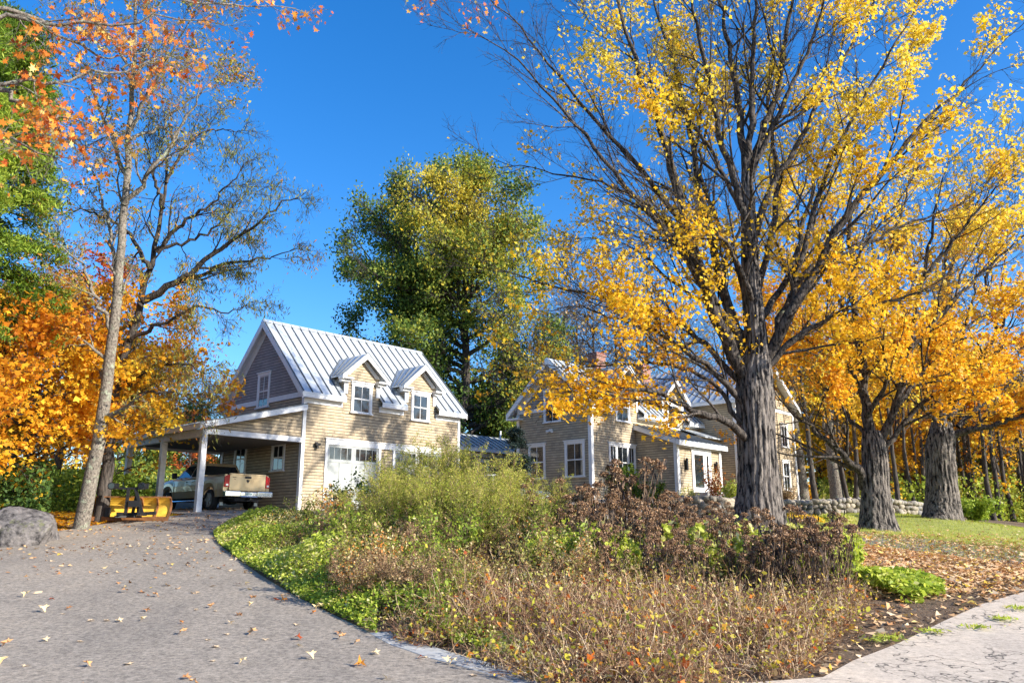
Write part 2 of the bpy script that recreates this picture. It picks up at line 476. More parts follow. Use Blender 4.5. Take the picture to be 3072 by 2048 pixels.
def slab(mb, pts, th=.06): return mb.prism(pts, (0, 0, -th))

def seams(mb, e0, e1, r0, r1, n, lift=.045, w=.04, cut=None):
    """standing ribs from eave line e0-e1 up to ridge line r0-r1"""
    e0, e1, r0, r1 = [np.array(p, float) for p in (e0, e1, r0, r1)]
    nrm = np.cross(e1 - e0, r0 - e0); nrm /= np.linalg.norm(nrm)
    if nrm[2] < 0: nrm = -nrm
    for k in range(n + 1):
        t = min(max(k / n, .004), .996)
        p, q_ = e0 + (e1 - e0) * t, r0 + (r1 - r0) * t
        if cut: p = cut(p, q_)
        mb.bar(p + nrm * (lift / 2 + .001), q_ + nrm * (lift / 2 + .001), w, lift, nrm)

def gable_wall(mb, L, Wd, z0, ze, zr, th=.15):
    """walls of a gabled block: a 0..L, b 0..Wd, as one closed prism along a"""
    mb.prism([(0, 0, z0), (0, Wd, z0), (0, Wd, ze), (0, Wd / 2, zr), (0, 0, ze)], (L, 0, 0))

# ---------------------------------------------------------------- garage
gar = empty('garage', GP, ROT, 'tan shingled garage with two gabled dormers, metal roof and open carport', 'garage')
GL, GW = 8.8, 6.6
EZ, RZ, OV = 5.55, 9.20, .30                       # eave tip, ridge, overhang
SLP = (RZ - EZ) / (GW / 2 + OV)
zr = lambda b_: EZ + SLP * (b_ + OV) if b_ < GW / 2 else RZ - SLP * (b_ - GW / 2)
w = MB(); gable_wall(w, GL, GW, .3, zr(0) - .1, RZ - .1)
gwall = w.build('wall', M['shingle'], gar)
# scalloped upper gable, shade painted in as grey, framed by the belt
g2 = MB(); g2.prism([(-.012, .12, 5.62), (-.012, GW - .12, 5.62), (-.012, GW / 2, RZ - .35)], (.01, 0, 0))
g2.build('gable_shingles', M['shingle_gable_shaded'], gar)
# roof: two slopes, the front overhang interrupted by the dormers
D_ = [(1.92, 3.82), (5.32, 7.22)]
rf = MB()
rf_th = .07
x0, x1 = -OV, GL + OV
slab(rf, [(x0, 0, zr(0)), (x1, 0, zr(0)), (x1, GW / 2, RZ), (x0, GW / 2, RZ)], rf_th)
slab(rf, [(x0, GW / 2 + .001, RZ), (x1, GW / 2 + .001, RZ), (x1, GW + OV, EZ), (x0, GW + OV, EZ)], rf_th)
spans = [(x0, D_[0][0] - .02), (D_[0][1] + .02, D_[1][0] - .02), (D_[1][1] + .02, x1)]
for s0, s1 in spans:
    slab(rf, [(s0, -OV, EZ), (s1, -OV, EZ), (s1, -.001, zr(-.001)), (s0, -.001, zr(-.001))], rf_th)
roof = rf.build('roof', M['roof'], gar)
sm = MB()
def cut_g(p, q_):
    for a0, a1 in D_:
        if a0 - .3 < p[0] < a1 + .3:
            t_ = ((1.0 if a0 < p[0] < a1 else .1) - p[1]) / (q_[1] - p[1]); return p + (q_ - p) * t_ if a0 < p[0] < a1 else p
    return p
seams(sm, (x0, -OV, EZ), (x1, -OV, EZ), (x0, GW / 2, RZ), (x1, GW / 2, RZ), 20, cut=cut_g)
seams(sm, (x0, GW + OV, EZ), (x1, GW + OV, EZ), (x0, GW / 2, RZ), (x1, GW / 2, RZ), 20)
sm.build('seam', M['seam'], roof)
rc = MB(); rc.prism([(x0 - .01, GW / 2 - .16, RZ - .11), (x0 - .01, GW / 2, RZ + .06), (x0 - .01, GW / 2 + .16, RZ - .11)], (x1 - x0 + .02, 0, 0))
rc.build('ridge_cap', M['roof'], roof)
tr = MB()
# rake boards with wide sloping soffit, both gables
for xa, sg in ((-OV, 1), (GL + OV, -1)):
    for s_ in (0, 1):
        f_ = (lambda b_: b_) if s_ == 0 else (lambda b_: GW - b_)
        pe, pr = np.array([xa, f_(-OV), EZ - .075]), np.array([xa, GW / 2, RZ - .075])
        tr.prism([pe, pr, pr - (0, 0, .26), pe - (0, 0, .20)], (.04 * sg, 0, 0))                    # outer rake board
        xb = -.05 if sg > 0 else GL + .01
        pe2, pr2 = np.array([xb, f_(0.0), EZ + .17]), np.array([xb, GW / 2, RZ - .13])
        tr.prism([pe2, pr2, pr2 - (0, 0, .42), pe2 - (0, 0, .42) + (0, (f_(.3) - f_(0)), .16)], (.04, 0, 0))   # board on the wall
so2 = MB()
for s_ in (0, 1):
    f_ = (lambda b_: b_) if s_ == 0 else (lambda b_: GW - b_)
    so2.prism([(-OV + .04, f_(-OV + .02), EZ - .10), (-OV + .04, GW / 2, RZ - .12), (-OV + .04, GW / 2, RZ - .15), (-OV + .04, f_(-OV + .02), EZ - .14)], (OV - .04, 0, 0))
so2.build('soffit', M['soffit'], gar)
# eave fascia with returns, frieze, corner boards, belt
for s0, s1 in spans:
    tr.box(s0 + .001, s1 - .001, -OV + .0, -OV + .04, EZ - .22, EZ - .075)
    tr.box(s0 + .02, s1 - .02, -OV + .041, -.001, EZ - .21, EZ - .18)
    tr.box(max(s0, 0.0) + .02, min(s1, GL) - .02, -.035, .0, EZ - .42, EZ - .212)
tr.box(x0, x1, GW + OV - .04, GW + OV, EZ - .22, EZ - .075)
for a_, b0, b1 in ((-.05, -.045, .10), (GL - .10, -.045, .10)):
    tr.box(a_, a_ + .15, b0, -.001, .4, EZ - .215)
tr.box(-.05, -.001, -.001, .13, .4, EZ - .1); tr.box(-.05, -.001, GW - .13, GW + .03, .4, EZ - .1)
tr.box(-.045, -.001, .131, 2.77, 5.40, 5.62); tr.box(-.045, -.001, 3.81, GW - .131, 5.40, 5.62)
tr.build('trim', M['trim'], gar)
Tf = lambda u, o, z: (u, -o, z)
Tg = lambda u, o, z: (-o, u, z)
window(gar, Tg, 2.78, 3.80, 5.22, 6.86)
window(gar, Tg, 1.23, 2.26, 2.38, 3.66)
window(gar, Tg, 4.36, 5.42, 2.38, 3.9)
# dormers
for a0, a1 in D_:
    am = (a0 + a1) / 2; hw = (a1 - a0) / 2
    ze_, zp = 6.50, 7.62; sl_ = (zp - ze_) / (hw + .32)
    dm = MB(); dm.prism([(a0, -.012, 4.9), (a1, -.012, 4.9), (a1, -.012, ze_ + sl_ * .32 - .07), (am, -.012, zp - .08), (a0, -.012, ze_ + sl_ * .32 - .07)], (0, 1.9, 0))
    d = dm.build('dormer', M['shingle'], gar)
    bk = lambda z: (z - EZ) / SLP - OV
    dr = MB()
    for sg in (-1, 1):
        slab(dr, [(am + sg * (hw + .32), -.36, ze_), (am, -.36, zp), (am, bk(zp), zp), (am + sg * (hw + .32), bk(ze_), ze_)], .05)
    rr = dr.build('dormer_roof', M['roof'], d)
    ds = MB()
    for sg in (-1, 1):
        seams(ds, (am + sg * (hw + .32), -.36, ze_), (am + sg * (hw + .32), bk(ze_), ze_), (am, -.36, zp), (am, bk(zp) , zp), 4, cut=None)
    ds.build('seam', M['seam'], d)
    dt = MB()
    for sg in (-1, 1):
        pe, pr = np.array([am + sg * (hw + .32), -.365, ze_ - .055]), np.array([am, -.365, zp - .055])
        dt.prism([pe, pr, pr - (0, 0, .20), pe - (0, 0, .12)], (0, .035, 0))
        dt.prism([np.array([am + sg * (hw + .0), -.05, ze_ + .12]), np.array([am, -.05, zp - .14]), np.array([am, -.05, zp - .34]), np.array([am + sg * (hw - .22), -.05, ze_ + .10])], (0, .035, 0))
        # pilaster, cap and short return under the rake
        xx = sorted((am + sg * hw, am + sg * (hw - .16)))
        dt.box(xx[0] - .02, xx[1] + .02, -.06, -.013, 5.75 if sg < 0 else 5.75, ze_ - .14)
        xx = sorted((am + sg * (hw + .33), am + sg * (hw - .26)))
        dt.box(xx[0], xx[1], -.36, -.014, ze_ - .13, ze_ - .056)
        dt.box(xx[0] + .06, xx[1] - .06, -.20, -.015, ze_ - .24, ze_ - .131)
        # side frieze running back along the cheek
        c0 = am + sg * hw
        dt.box(min(c0, c0 + sg * .03), max(c0, c0 + sg * .03), .0, .62, ze_ - .24, ze_ - .06)
    dt.build('dormer_trim', M['trim'], d)
    window(d, lambda u, o, z: (u, -o - .012, z), am - .56, am + .56, 4.94, 6.36)
# diamond ornament in the dormer peaks is plain shingle; garage doors
hd = MB(); hd.box(1.12, 7.62, -.06, -.001, 3.50, 3.74); hd.box(1.08, 7.66, -.09, -.001, 3.741, 3.78)
for a_ in (1.12, 3.92, 4.72, 7.50): hd.box(a_, a_ + .12, -.05, -.001, .7, 3.499)
hd.build('door_casing', M['trim'], gar)
for k, a0 in enumerate((1.245, 4.845)):
    a1 = a0 + 2.65
    gd = MB(); gd.box(a0, a1, -.012, .03, .8, 3.49)
    gd_ = gd.build('garage_door', M['door_paint'], gar)
    pn = MB()
    pn.box(a0, a1, -.03, -.013, 3.40, 3.489); pn.box(a0, a1, -.03, -.013, 2.78, 2.90)
    for q_ in np.linspace(a0, a1, 5):
        pn.box(max(a0, q_ - .05), min(a1, q_ + .05), -.029, -.013, .8, 2.779)
    for q_ in (a0 + .05, (a0 + a1) / 2, a1 - .05): pn.box(q_ - (.12 if q_ == (a0 + a1) / 2 else .05), q_ + (.12 if q_ == (a0 + a1) / 2 else .05), -.0295, -.013, 2.901, 3.399)
    for q_ in np.linspace(a0, a1, 9)[1:-1]: pn.box(q_ - .012, q_ + .012, -.025, -.013, 2.901, 3.399)
    pn.build('door_rail', M['door_paint'], gd_)
    gl = MB(); gl.box(a0 + .1, a1 - .1, -.016, -.011, 2.90, 3.40); gl.build('pane', M['glass'], gd_)
lm = MB(); lm.box(.60, .75, -.02, 0, 3.36, 3.56); lm.box(.57, .78, -.18, -.021, 3.40, 3.50); lm.tube([(.675, -.10, 3.28), (.675, -.10, 3.40)], [.07, .05], 10)
lm.build('wall_lamp', M['iron'], gar)
# carport: shed roof falling away from the gable wall
cr = MB()
CA = -4.55
zc = lambda a_: 5.03 + (a_ * .262)
slab(cr, [(-.052, -.35, zc(-.052)), (-.052, 7.2, zc(-.052)), (CA, 7.2, zc(CA)), (CA, -.35, zc(CA))], .05)
crf = cr.build('carport_roof', M['roof'], gar)
cs = MB(); seams(cs, (CA, -.35, zc(CA)), (CA, 7.2, zc(CA)), (-.052, -.35, zc(-.052)), (-.052, 7.2, zc(-.052)), 16); cs.build('seam', M['seam'], crf)
ct = MB()
ct.prism([(CA, -.36, zc(CA) - .052), (-.055, -.36, zc(-.055) - .052), (-.055, -.36, zc(-.055) - .22), (CA, -.36, zc(CA) - .22)], (0, .04, 0))
ct.box(CA, CA + .04, -.319, 7.2, zc(CA) - .20, zc(CA) - .052)
ct.build('carport_fascia', M['trim'], crf)
cb_ = MB()
cb_.box(-4.32, -.06, -.10, .10, 3.48, 3.68)                       # front header
cb_.box(-4.31, -4.11, .101, 6.6, 3.40, 3.67)                      # side header
cb_.box(-4.31, -.06, 6.601, 6.8, 3.40, 3.66)
cb_.build('carport_beam', M['post'], gar)
ci = MB(); ci.prism([(-4.1, .02, 3.681), (-.06, .02, 3.681), (-.06, .02, zc(-.06) - .08), (-4.1, .02, zc(-4.1) - .08)], (0, .06, 0))
ci.build('carport_gable_shingles', M['shingle'], gar)
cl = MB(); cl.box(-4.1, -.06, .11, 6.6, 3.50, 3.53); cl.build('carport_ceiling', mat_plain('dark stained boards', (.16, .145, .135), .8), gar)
for b_ in (0.0, 3.3, 6.55):
    po = MB(); po.box(-4.32, -4.11, b_ - .105 if b_ else -.099, b_ + .105 if b_ else .099, float(H(*frame(GP, -4.2, b_)[:2])) - .1, 3.479 if b_ == 0 else 3.399)
    po.build('post', M['post'], gar)

# ---------------------------------------------------------------- connecting wing between garage and house
cw = empty('connecting_wing', GP, ROT, 'low shingled passage with metal roof joining the garage to the house', 'building')
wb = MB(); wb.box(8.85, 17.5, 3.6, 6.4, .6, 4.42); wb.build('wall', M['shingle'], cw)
wr = MB(); x0_, x1_ = 8.84, 18.2
slab(wr, [(x0_, 3.2, 4.48), (x1_, 3.2, 4.48), (x1_, 5.0, 5.42), (x0_, 5.0, 5.42)], .06)
slab(wr, [(x0_, 5.001, 5.42), (x1_, 5.001, 5.42), (x1_, 6.8, 4.48), (x0_, 6.8, 4.48)], .06)
wr_ = wr.build('roof', M['roof'], cw)
ws = MB(); seams(ws, (x0_, 3.2, 4.48), (x1_, 3.2, 4.48), (x0_, 5, 5.42), (x1_, 5, 5.42), 20); ws.build('seam', M['seam'], wr_)
wt = MB(); wt.box(8.86, 17.5, 3.16, 3.20, 4.25, 4.42); wt.box(8.86, 17.5, 3.56, 3.60, 4.0, 4.24); wt.build('trim', M['trim'], cw)
wv = MB(); wv.cyl((16.4, 4.4, 4.9), (16.4, 4.4, 5.75), .05); wv.build('vent_pipe', M['trim'], cw)
for u in (11.4, 13.6, 15.4): window(cw, lambda u_, o, z: (u_, 3.6 - o, z), u, u + .95, 2.4, 3.9)

# ---------------------------------------------------------------- house
hs = empty('house', HP, ROT, 'tan shingled farmhouse with white trim, metal roofs and brick chimneys', 'house')
HW, HL = 4.95, 11.5
HEZ, HRZ, HOV = 6.05, 8.78, .45
HS = (HRZ - HEZ) / (HW / 2 + HOV)
hz = lambda b_: HEZ + HS * (b_ + HOV) if b_ < HW / 2 else HRZ - HS * (b_ - HW / 2)
w = MB(); gable_wall(w, HL, HW, .9, hz(0) - .1, HRZ - .1)
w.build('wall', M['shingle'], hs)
g3 = MB(); g3.prism([(-.012, .12, 6.28), (-.012, HW - .12, 6.28), (-.012, HW / 2, HRZ - .35)], (.01, 0, 0)); g3.build('gable_shingles', M['shingle_gable_shaded'], hs)  # upper gable overlay, its shade carried by the grey colour
rf = MB(); hx0, hx1 = -HOV, HL
slab(rf, [(hx0, 0, hz(0)), (hx1, 0, hz(0)), (hx1, HW / 2, HRZ), (hx0, HW / 2, HRZ)], .07)
HD_ = [(1.75, 4.15), (6.6, 8.8)]
hspans = [(hx0, 1.73), (4.17, 6.58), (8.82, hx1)]
for s0, s1 in hspans: slab(rf, [(s0, -HOV, HEZ), (s1, -HOV, HEZ), (s1, -.001, hz(-.001)), (s0, -.001, hz(-.001))], .07)
def cut_h(p, q_):
    for a0, a1 in HD_:
        if a0 - .02 < p[0] < a1 + .02: return p + (q_ - p) * (.9 - p[1]) / (q_[1] - p[1])
    return p
slab(rf, [(hx0, HW / 2 + .001, HRZ), (hx1, HW / 2 + .001, HRZ), (hx1, HW + HOV, HEZ), (hx0, HW + HOV, HEZ)], .07)
hr = rf.build('roof', M['roof'], hs)
sm = MB()
seams(sm, (hx0, -HOV, HEZ), (hx1, -HOV, HEZ), (hx0, HW / 2, HRZ), (hx1, HW / 2, HRZ), 26, cut=cut_h)
seams(sm, (hx0, HW + HOV, HEZ), (hx1, HW + HOV, HEZ), (hx0, HW / 2, HRZ), (hx1, HW / 2, HRZ), 26)
sm.build('seam', M['seam'], hr)
rc = MB(); rc.prism([(hx0 - .01, HW / 2 - .16, HRZ - .10), (hx0 - .01, HW / 2, HRZ + .05), (hx0 - .01, HW / 2 + .16, HRZ - .10)], (HL, 0, 0)); rc.build('ridge_cap', M['roof'], hr)
tr = MB()
for s_ in (0, 1):
    f_ = (lambda b_: b_) if s_ == 0 else (lambda b_: HW - b_)
    pe, pr = np.array([-HOV, f_(-HOV), HEZ - .075]), np.array([-HOV, HW / 2, HRZ - .075])
    tr.prism([pe, pr, pr - (0, 0, .27), pe - (0, 0, .22)], (.045, 0, 0))
    pe2, pr2 = np.array([-.055, f_(.0), HEZ + .26]), np.array([-.055, HW / 2, HRZ - .13])
    tr.prism([pe2, pr2, pr2 - (0, 0, .40), pe2 - (0, 0, .36) + (0, f_(.22) - f_(0), .14)], (.04, 0, 0))
    # cornice return
    yy = sorted((f_(-HOV), f_(.42)))
    tr.box(-HOV + .001, -.002, yy[0], yy[1], HEZ - .31, HEZ - .22)
tr.box(-.045, -.001, .0, 1.89, 6.05, 6.26); tr.box(-.045, -.001, 3.07, HW, 6.05, 6.26)
tr.box(-.05, -.001, -.001, .15, .9, 6.04); tr.box(-.05, -.001, HW - .14, HW + .03, .9, 6.04)
tr.box(-.05, .14, -.05, -.002, .9, 6.0)
for s0, s1 in hspans:
    s0 = max(s0, -HOV + .046)
    tr.box(s0, s1, -HOV, -HOV + .04, HEZ - .22, HEZ - .075); tr.box(max(.15, s0), s1, -.035, -.001, HEZ - .26, HEZ + .02); tr.box(s0, s1, -HOV + .041, -.04, HEZ - .20, HEZ - .17)
tr.build('trim', M['trim'], hs)
so2 = MB()
for s_ in (0, 1):
    f_ = (lambda b_: b_) if s_ == 0 else (lambda b_: HW - b_)
    so2.prism([(-HOV + .046, f_(-HOV + .02), HEZ - .10), (-HOV + .046, HW / 2, HRZ - .12), (-HOV + .046, HW / 2, HRZ - .15), (-HOV + .046, f_(-HOV + .02), HEZ - .14)], (HOV - .05, 0, 0))
so2.build('soffit', M['soffit'], hs)
window(hs, Tg, 2.98, 4.16, 2.54, 4.43); window(hs, Tg, .40, 1.68, 2.54, 4.43); window(hs, Tg, 1.90, 3.06, 5.42, 7.22)
window(hs, Tf, 1.44, 3.80, 2.5, 4.38, units=(.55, 1, .55))
hl = MB(); hl.box(-.10, -.051, 2.45, 2.65, 4.98, 5.10); hl.tube([(-.10, 2.45, 5.0), (-.22, 2.36, 4.95)], [.05, .08], 10); hl.tube([(-.10, 2.65, 5.0), (-.22, 2.74, 4.95)], [.05, .08], 10)
hl.build('flood_lamp', M['trim'], hs)
def hdormer(a0, a1, zb, ze_, zp, win):
    am = (a0 + a1) / 2; hw = (a1 - a0) / 2; bk = lambda z: (z - HEZ) / HS - HOV
    dm = MB(); dm.prism([(a0, -.012, zb), (a1, -.012, zb), (a1, -.012, ze_ + .2), (am, -.012, zp - .08), (a0, -.012, ze_ + .2)], (0, 2.6, 0))
    d = dm.build('dormer', M['shingle'], hs)
    dr = MB(); ds = MB(); dt = MB()
    for sg in (-1, 1):
        slab(dr, [(am + sg * (hw + .3), -.40, ze_), (am, -.40, zp), (am, min(bk(zp), HW / 2), zp), (am + sg * (hw + .3), bk(ze_), ze_)], .05)
        seams(ds, (am + sg * (hw + .3), -.40, ze_), (am + sg * (hw + .3), bk(ze_), ze_), (am, -.40, zp), (am, min(bk(zp), HW / 2), zp), 4)
        pe, pr = np.array([am + sg * (hw + .3), -.405, ze_ - .055]), np.array([am, -.405, zp - .055])
        dt.prism([pe, pr, pr - (0, 0, .22), pe - (0, 0, .16)], (0, .035, 0))
        xx = sorted((am + sg * hw, am + sg * (hw - .14))); dt.box(xx[0] - .02, xx[1] + .02, -.055, -.013, HEZ + .1, ze_ + .05)
    dr.build('dormer_roof', M['roof'], d); ds.build('seam', M['seam'], d); dt.build('dormer_trim', M['trim'], d)
    window(d, lambda u, o, z: (u, -o - .012, z), *win)
hdormer(1.75, 4.15, 5.3, 7.30, 8.60, (2.1, 3.38, 5.48, 7.2))
hdormer(6.6, 8.8, 5.3, 7.20, 8.45, (7.1, 8.3, 5.55, 7.1))

for a_, b_ in ((4.0, 2.5), (8.6, 2.5)):
    ch = MB(); ch.box(a_ - .42, a_ + .42, b_ - .3, b_ + .3, 7.6, 9.75); ch.box(a_ - .47, a_ + .47, b_ - .35, b_ + .35, 9.55, 9.68); ch.build('chimney', M['brick'], hs)
# entry room projecting towards the drive, shed roof
EB = -2.44
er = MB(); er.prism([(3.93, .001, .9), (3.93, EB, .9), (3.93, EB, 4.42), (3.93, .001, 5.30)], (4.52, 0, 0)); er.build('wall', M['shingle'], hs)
es = MB(); slab(es, [(3.70, .0, 5.46), (3.70, EB - .35, 4.46), (8.7, EB - .35, 4.46), (8.7, .0, 5.46)], .06); es_ = es.build('shed_roof', M['roof'], hs)
es2 = MB(); seams(es2, (3.7, EB - .35, 4.46), (8.7, EB - .35, 4.46), (3.7, 0, 5.46), (8.7, 0, 5.46), 11); es2.build('seam', M['seam'], es_)
et = MB()
et.prism([(3.70, -.001, 5.39), (3.70, EB - .35, 4.39), (3.70, EB - .35, 4.19), (3.70, -.001, 5.19)], (.04, 0, 0))
et.prism([(3.74, -.001, 5.36), (3.74, EB - .31, 4.36), (3.74, EB - .31, 4.33), (3.74, -.001, 5.33)], (.19, 0, 0))
et.box(3.741, 8.7, EB - .36, EB - .32, 4.2, 4.39); et.box(3.94, 8.44, EB - .04, EB - .001, 4.16, 4.34)
et.box(3.88, 3.929, EB - .05, EB + .14, .9, 4.4); et.box(3.88, 4.12, EB - .05, EB - .002, .9, 4.159); et.box(8.26, 8.48, EB - .05, EB - .002, .9, 4.159)
et.build('entry_trim', M['trim'], hs)
Te = lambda u, o, z: (u, EB - o, z)
# french door with side lights
fd = MB(Te); fd.box(5.35, 5.47, -.01, .06, 1.9, 4.0); fd.box(7.2, 7.32, -.01, .06, 1.9, 4.0); fd.box(5.30, 7.37, -.01, .07, 4.001, 4.15)
fd.box(6.66, 6.74, -.01, .055, 1.9, 4.0)
door = fd.build('door', M['trim'], hs)
df = MB(Te)
for u0, u1 in ((5.48, 6.65), (6.75, 7.19)):
    df.box(u0, u0 + .12, -.01, .04, 1.92, 3.99); df.box(u1 - .12, u1, -.01, .04, 1.92, 3.99); df.box(u0 + .12, u1 - .12, -.01, .041, 1.92, 2.15); df.box(u0 + .12, u1 - .12, -.01, .041, 3.86, 3.99)
df.build('door_leaf', M['trim'], door)
dg = MB(Te); dg.box(5.5, 7.18, -.01, .012, 2.0, 3.95); dg.build('pane', M['glass'], door)
dh = MB(Te); dh.tube([(6.56, .05, 2.9), (6.56, .09, 2.9), (6.45, .09, 2.9)], .014, 6); dh.build('handle', M['iron'], door)
for u in (4.72, 7.80):
    l = MB(Te); l.box(u - .05, u + .05, -.005, .03, 3.0, 3.5); l.tube([(u, .12, 2.98), (u, .12, 3.52)], [.075, .075], 8); l.tube([(u, .12, 3.52), (u, .12, 3.62)], [.09, .02], 8); l.tube([(u, .03, 3.45), (u, .12, 3.60)], .015, 6)
    l.build('wall_lantern', M['iron'], hs)
st = MB(); st.box(5.1, 7.6, EB - 1.0, EB - .06, 1.2, 1.86); st.box(4.9, 7.8, EB - 1.4, EB - 1.001, 1.2, 1.66); st.build('doorstep', M['slab_stone'], hs)
# recessed bay between the entry room and the main block
rb = MB(); rb.box(8.46, 10.5, -1.30, .0, .9, 5.2); rb.build('wall', M['shingle'], hs)
window(hs, lambda u, o, z: (u, -1.30 - o, z), 8.85, 9.95, 2.35, 4.25)
rp = MB(); slab(rp, [(8.46, -1.6, 5.1), (10.45, -1.6, 5.1), (10.45, 0.0, 5.7), (8.46, 0.0, 5.7)], .06); rp.build('shed_roof', M['roof'], hs)
# main block: gable facing the drive, ridge running back
MA0, MA1, MB0, MB1 = 10.5, 18.25, -2.46, 6.5
MZ, MR = 7.35, 10.35; mm = (MA0 + MA1) / 2; mo = .45
MS = (MR - MZ) / ((MA1 - MA0) / 2 + mo)
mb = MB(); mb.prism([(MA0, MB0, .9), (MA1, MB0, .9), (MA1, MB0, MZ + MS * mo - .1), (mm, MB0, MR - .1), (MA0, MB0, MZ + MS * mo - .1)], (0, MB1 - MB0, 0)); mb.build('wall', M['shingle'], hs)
mr = MB(); ms = MB(); mt = MB()
for sg, ae in ((-1, MA0 - mo), (1, MA1 + mo)):
    slab(mr, [(ae, MB0 - mo, MZ), (mm + sg * .0005, MB0 - mo, MR), (mm + sg * .0005, MB1 + mo, MR), (ae, MB1 + mo, MZ)], .07)
    seams(ms, (ae, MB0 - mo, MZ), (ae, MB1 + mo, MZ), (mm, MB0 - mo, MR), (mm, MB1 + mo, MR), 20)
    mt.prism([(ae, MB0 - mo - .04, MZ - .0), (mm, MB0 - mo - .04, MR - .0), (mm, MB0 - mo - .04, MR - .30), (ae, MB0 - mo - .04, MZ - .24)], (0, .04, 0))
    mt.prism([(ae, MB0 - mo + .001, MZ - .10), (mm, MB0 - mo + .001, MR - .10), (mm, MB0 - mo + .001, MR - .13), (ae, MB0 - mo + .001, MZ - .13)], (0, mo - .002, 0))
    mt.box(min(ae, ae - sg * .04), max(ae, ae - sg * .04), MB0 - mo + .001, MB1 + mo, MZ - .24, MZ - .075)
m_r = mr.build('main_roof', M['roof'], hs); ms.build('seam', M['seam'], m_r)
mt.box(MA0 - .05, MA0 + .16, MB0 - .05, MB0 - .002, .9, MZ); mt.box(MA1 - .16, MA1 + .05, MB0 - .05, MB0 - .002, .9, MZ); mt.box(MA0 - .05, MA0 - .002, MB0 - .001, MB0 + .16, .9, MZ)
mt.box(MA0 + .161, MA1 - .161, MB0 - .045, MB0 - .002, MZ - .2, MZ + .02)
mt.build('main_trim', M['trim'], hs)
Tm = lambda u, o, z: (u, MB0 - o, z)
window(hs, Tm, 16.17, 17.2, 2.33, 4.25); window(hs, Tm, 16.3, 17.3, 5.0, 6.55); window(hs, Tm, 13.8, 14.9, 5.0, 6.55); window(hs, Tm, 13.4, 14.4, 2.33, 4.25)
window(hs, Tm, 11.3, 12.3, 2.33, 4.25); window(hs, Tm, 11.4, 12.4, 5.0, 6.55)
# ================================================================== vehicles and things
M['truck'] = mat_plain('gold beige car paint', (.42, .32, .19), .28, .35, var=.04, bmp=0, coat=.6)
M['chrome'] = mat_plain('chrome', (.62, .64, .66), .18, 1.0, var=.04, bmp=0)
M['rubber'] = mat_plain('black rubber', (.018, .018, .018), .8, var=.3)
M['rim'] = mat_plain('alloy rim', (.42, .42, .42), .35, .8, var=.05)
M['red_lens'] = mat_plain('red lamp lens', (.42, .003, .006), .3, var=.1, bmp=0, coat=.1, spec=.3)
M['clear_lens'] = mat_plain('clear lamp lens', (.6, .6, .6), .15, var=.05, bmp=0, coat=1)
M['plate'] = mat_plain('white licence plate', (.55, .60, .58), .5, var=.05, bmp=0)
M['green_ink'] = mat_plain('green plate lettering', (.02, .20, .14), .5, bmp=0)
M['under'] = mat_plain('dark underbody', (.02, .02, .022), .8)
M['white_car'] = mat_plain('silver white car paint', (.62, .63, .64), .25, .2, var=.03, bmp=0, coat=.8)
M['yellow'] = mat_plain('worn yellow plow paint', (.74, .44, .05), .5, var=.25, sc=3)
M['rust'] = mat_plain('rusty brown steel', (.22, .09, .03), .85, var=.4)

def text_mesh(name, s, size, mat, parent, loc, rot=(math.pi / 2, 0, 0), ext=.002):
    cu = bpy.data.curves.new(name, 'FONT'); cu.body = s; cu.size = size; cu.extrude = ext; cu.align_x = 'CENTER'; cu.align_y = 'CENTER'
    o = bpy.data.objects.new(name, cu); COL.objects.link(o)
    bpy.context.view_layer.update()
    me = bpy.data.meshes.new_from_object(o.evaluated_get(bpy.context.evaluated_depsgraph_get()))
    bpy.data.objects.remove(o)
    me.materials.clear(); me.materials.append(mat)
    o = bpy.data.objects.new(name, me); o.location = loc; o.rotation_euler = rot; o.parent = parent; COL.objects.link(o)
    return o

def wheel(parent, x, y, r=.40, w=.27, name='wheel', out=1):
    T = lambda u, o, z: (x + o * out, y + u, r + z)
    t = MB(T); n = 28; prof = [(-.5, .72), (-.5, .93), (-.40, 1), (.40, 1), (.5, .93), (.5, .72)]
    vs = []; 
    for i in range(n):
        a = 2 * math.pi * i / n
        for o_, rr in prof: vs.append((rr * r * math.cos(a), o_ * w, rr * r * math.sin(a)))
    k = len(prof); fs = [(i * k + j, ((i + 1) % n) * k + j, ((i + 1) % n) * k + (j + 1) % k, i * k + (j + 1) % k) for i in range(n) for j in range(k)]
    t.add(vs, fs); wh = t.build(name, M['rubber'], parent, smooth=True)
    rm = MB(T)
    rm.tube([(0, .0, 0), (0, w * .32, 0)], [r * .62, r * .70], 24)
    for i in range(5):
        a = 2 * math.pi * i / 5; ca, sa = math.cos(a), math.sin(a)
        rm.bar((0, w * .36, 0), (ca * r * .68, w * .42, sa * r * .68), .09, .03, (0, 1, 0))
    rm.tube([(0, w * .30, 0), (0, w * .46, 0)], [.08, .06], 12)
    rm.build('rim', M['rim'], wh)
    return wh

def lofted(mb, sections):
    """sections: list of equal-length rings"""
    n = len(sections[0]); vs = [p for s in sections for p in s]
    fs = [(i * n + k, i * n + (k + 1) % n, (i + 1) * n + (k + 1) % n, (i + 1) * n + k) for i in range(len(sections) - 1) for k in range(n)]
    fs += [tuple(range(n)), tuple((len(sections) - 1) * n + k for k in range(n - 1, -1, -1))]
    mb.add(vs, fs)

def side_with_arches(x, xi, prof_top, y0, y1, zb, arches, step=.06):
    """side body panel as columns from the sill (raised over wheel arches) to the belt line"""
    ys_ = sorted(set(list(np.arange(y0, y1, step)) + [y1] + [c + s * r for c, r in arches for s in (-1, -.98, .98, 1)]))
    ys_ = [y for y in ys_ if y0 <= y <= y1]
    lo = []
    for y in ys_:
        z = zb
        for c, r in arches:
            if abs(y - c) < r: z = max(z, .40 + math.sqrt(max(0, r * r - (y - c) ** 2)))
        lo.append(z)
    return ys_, lo

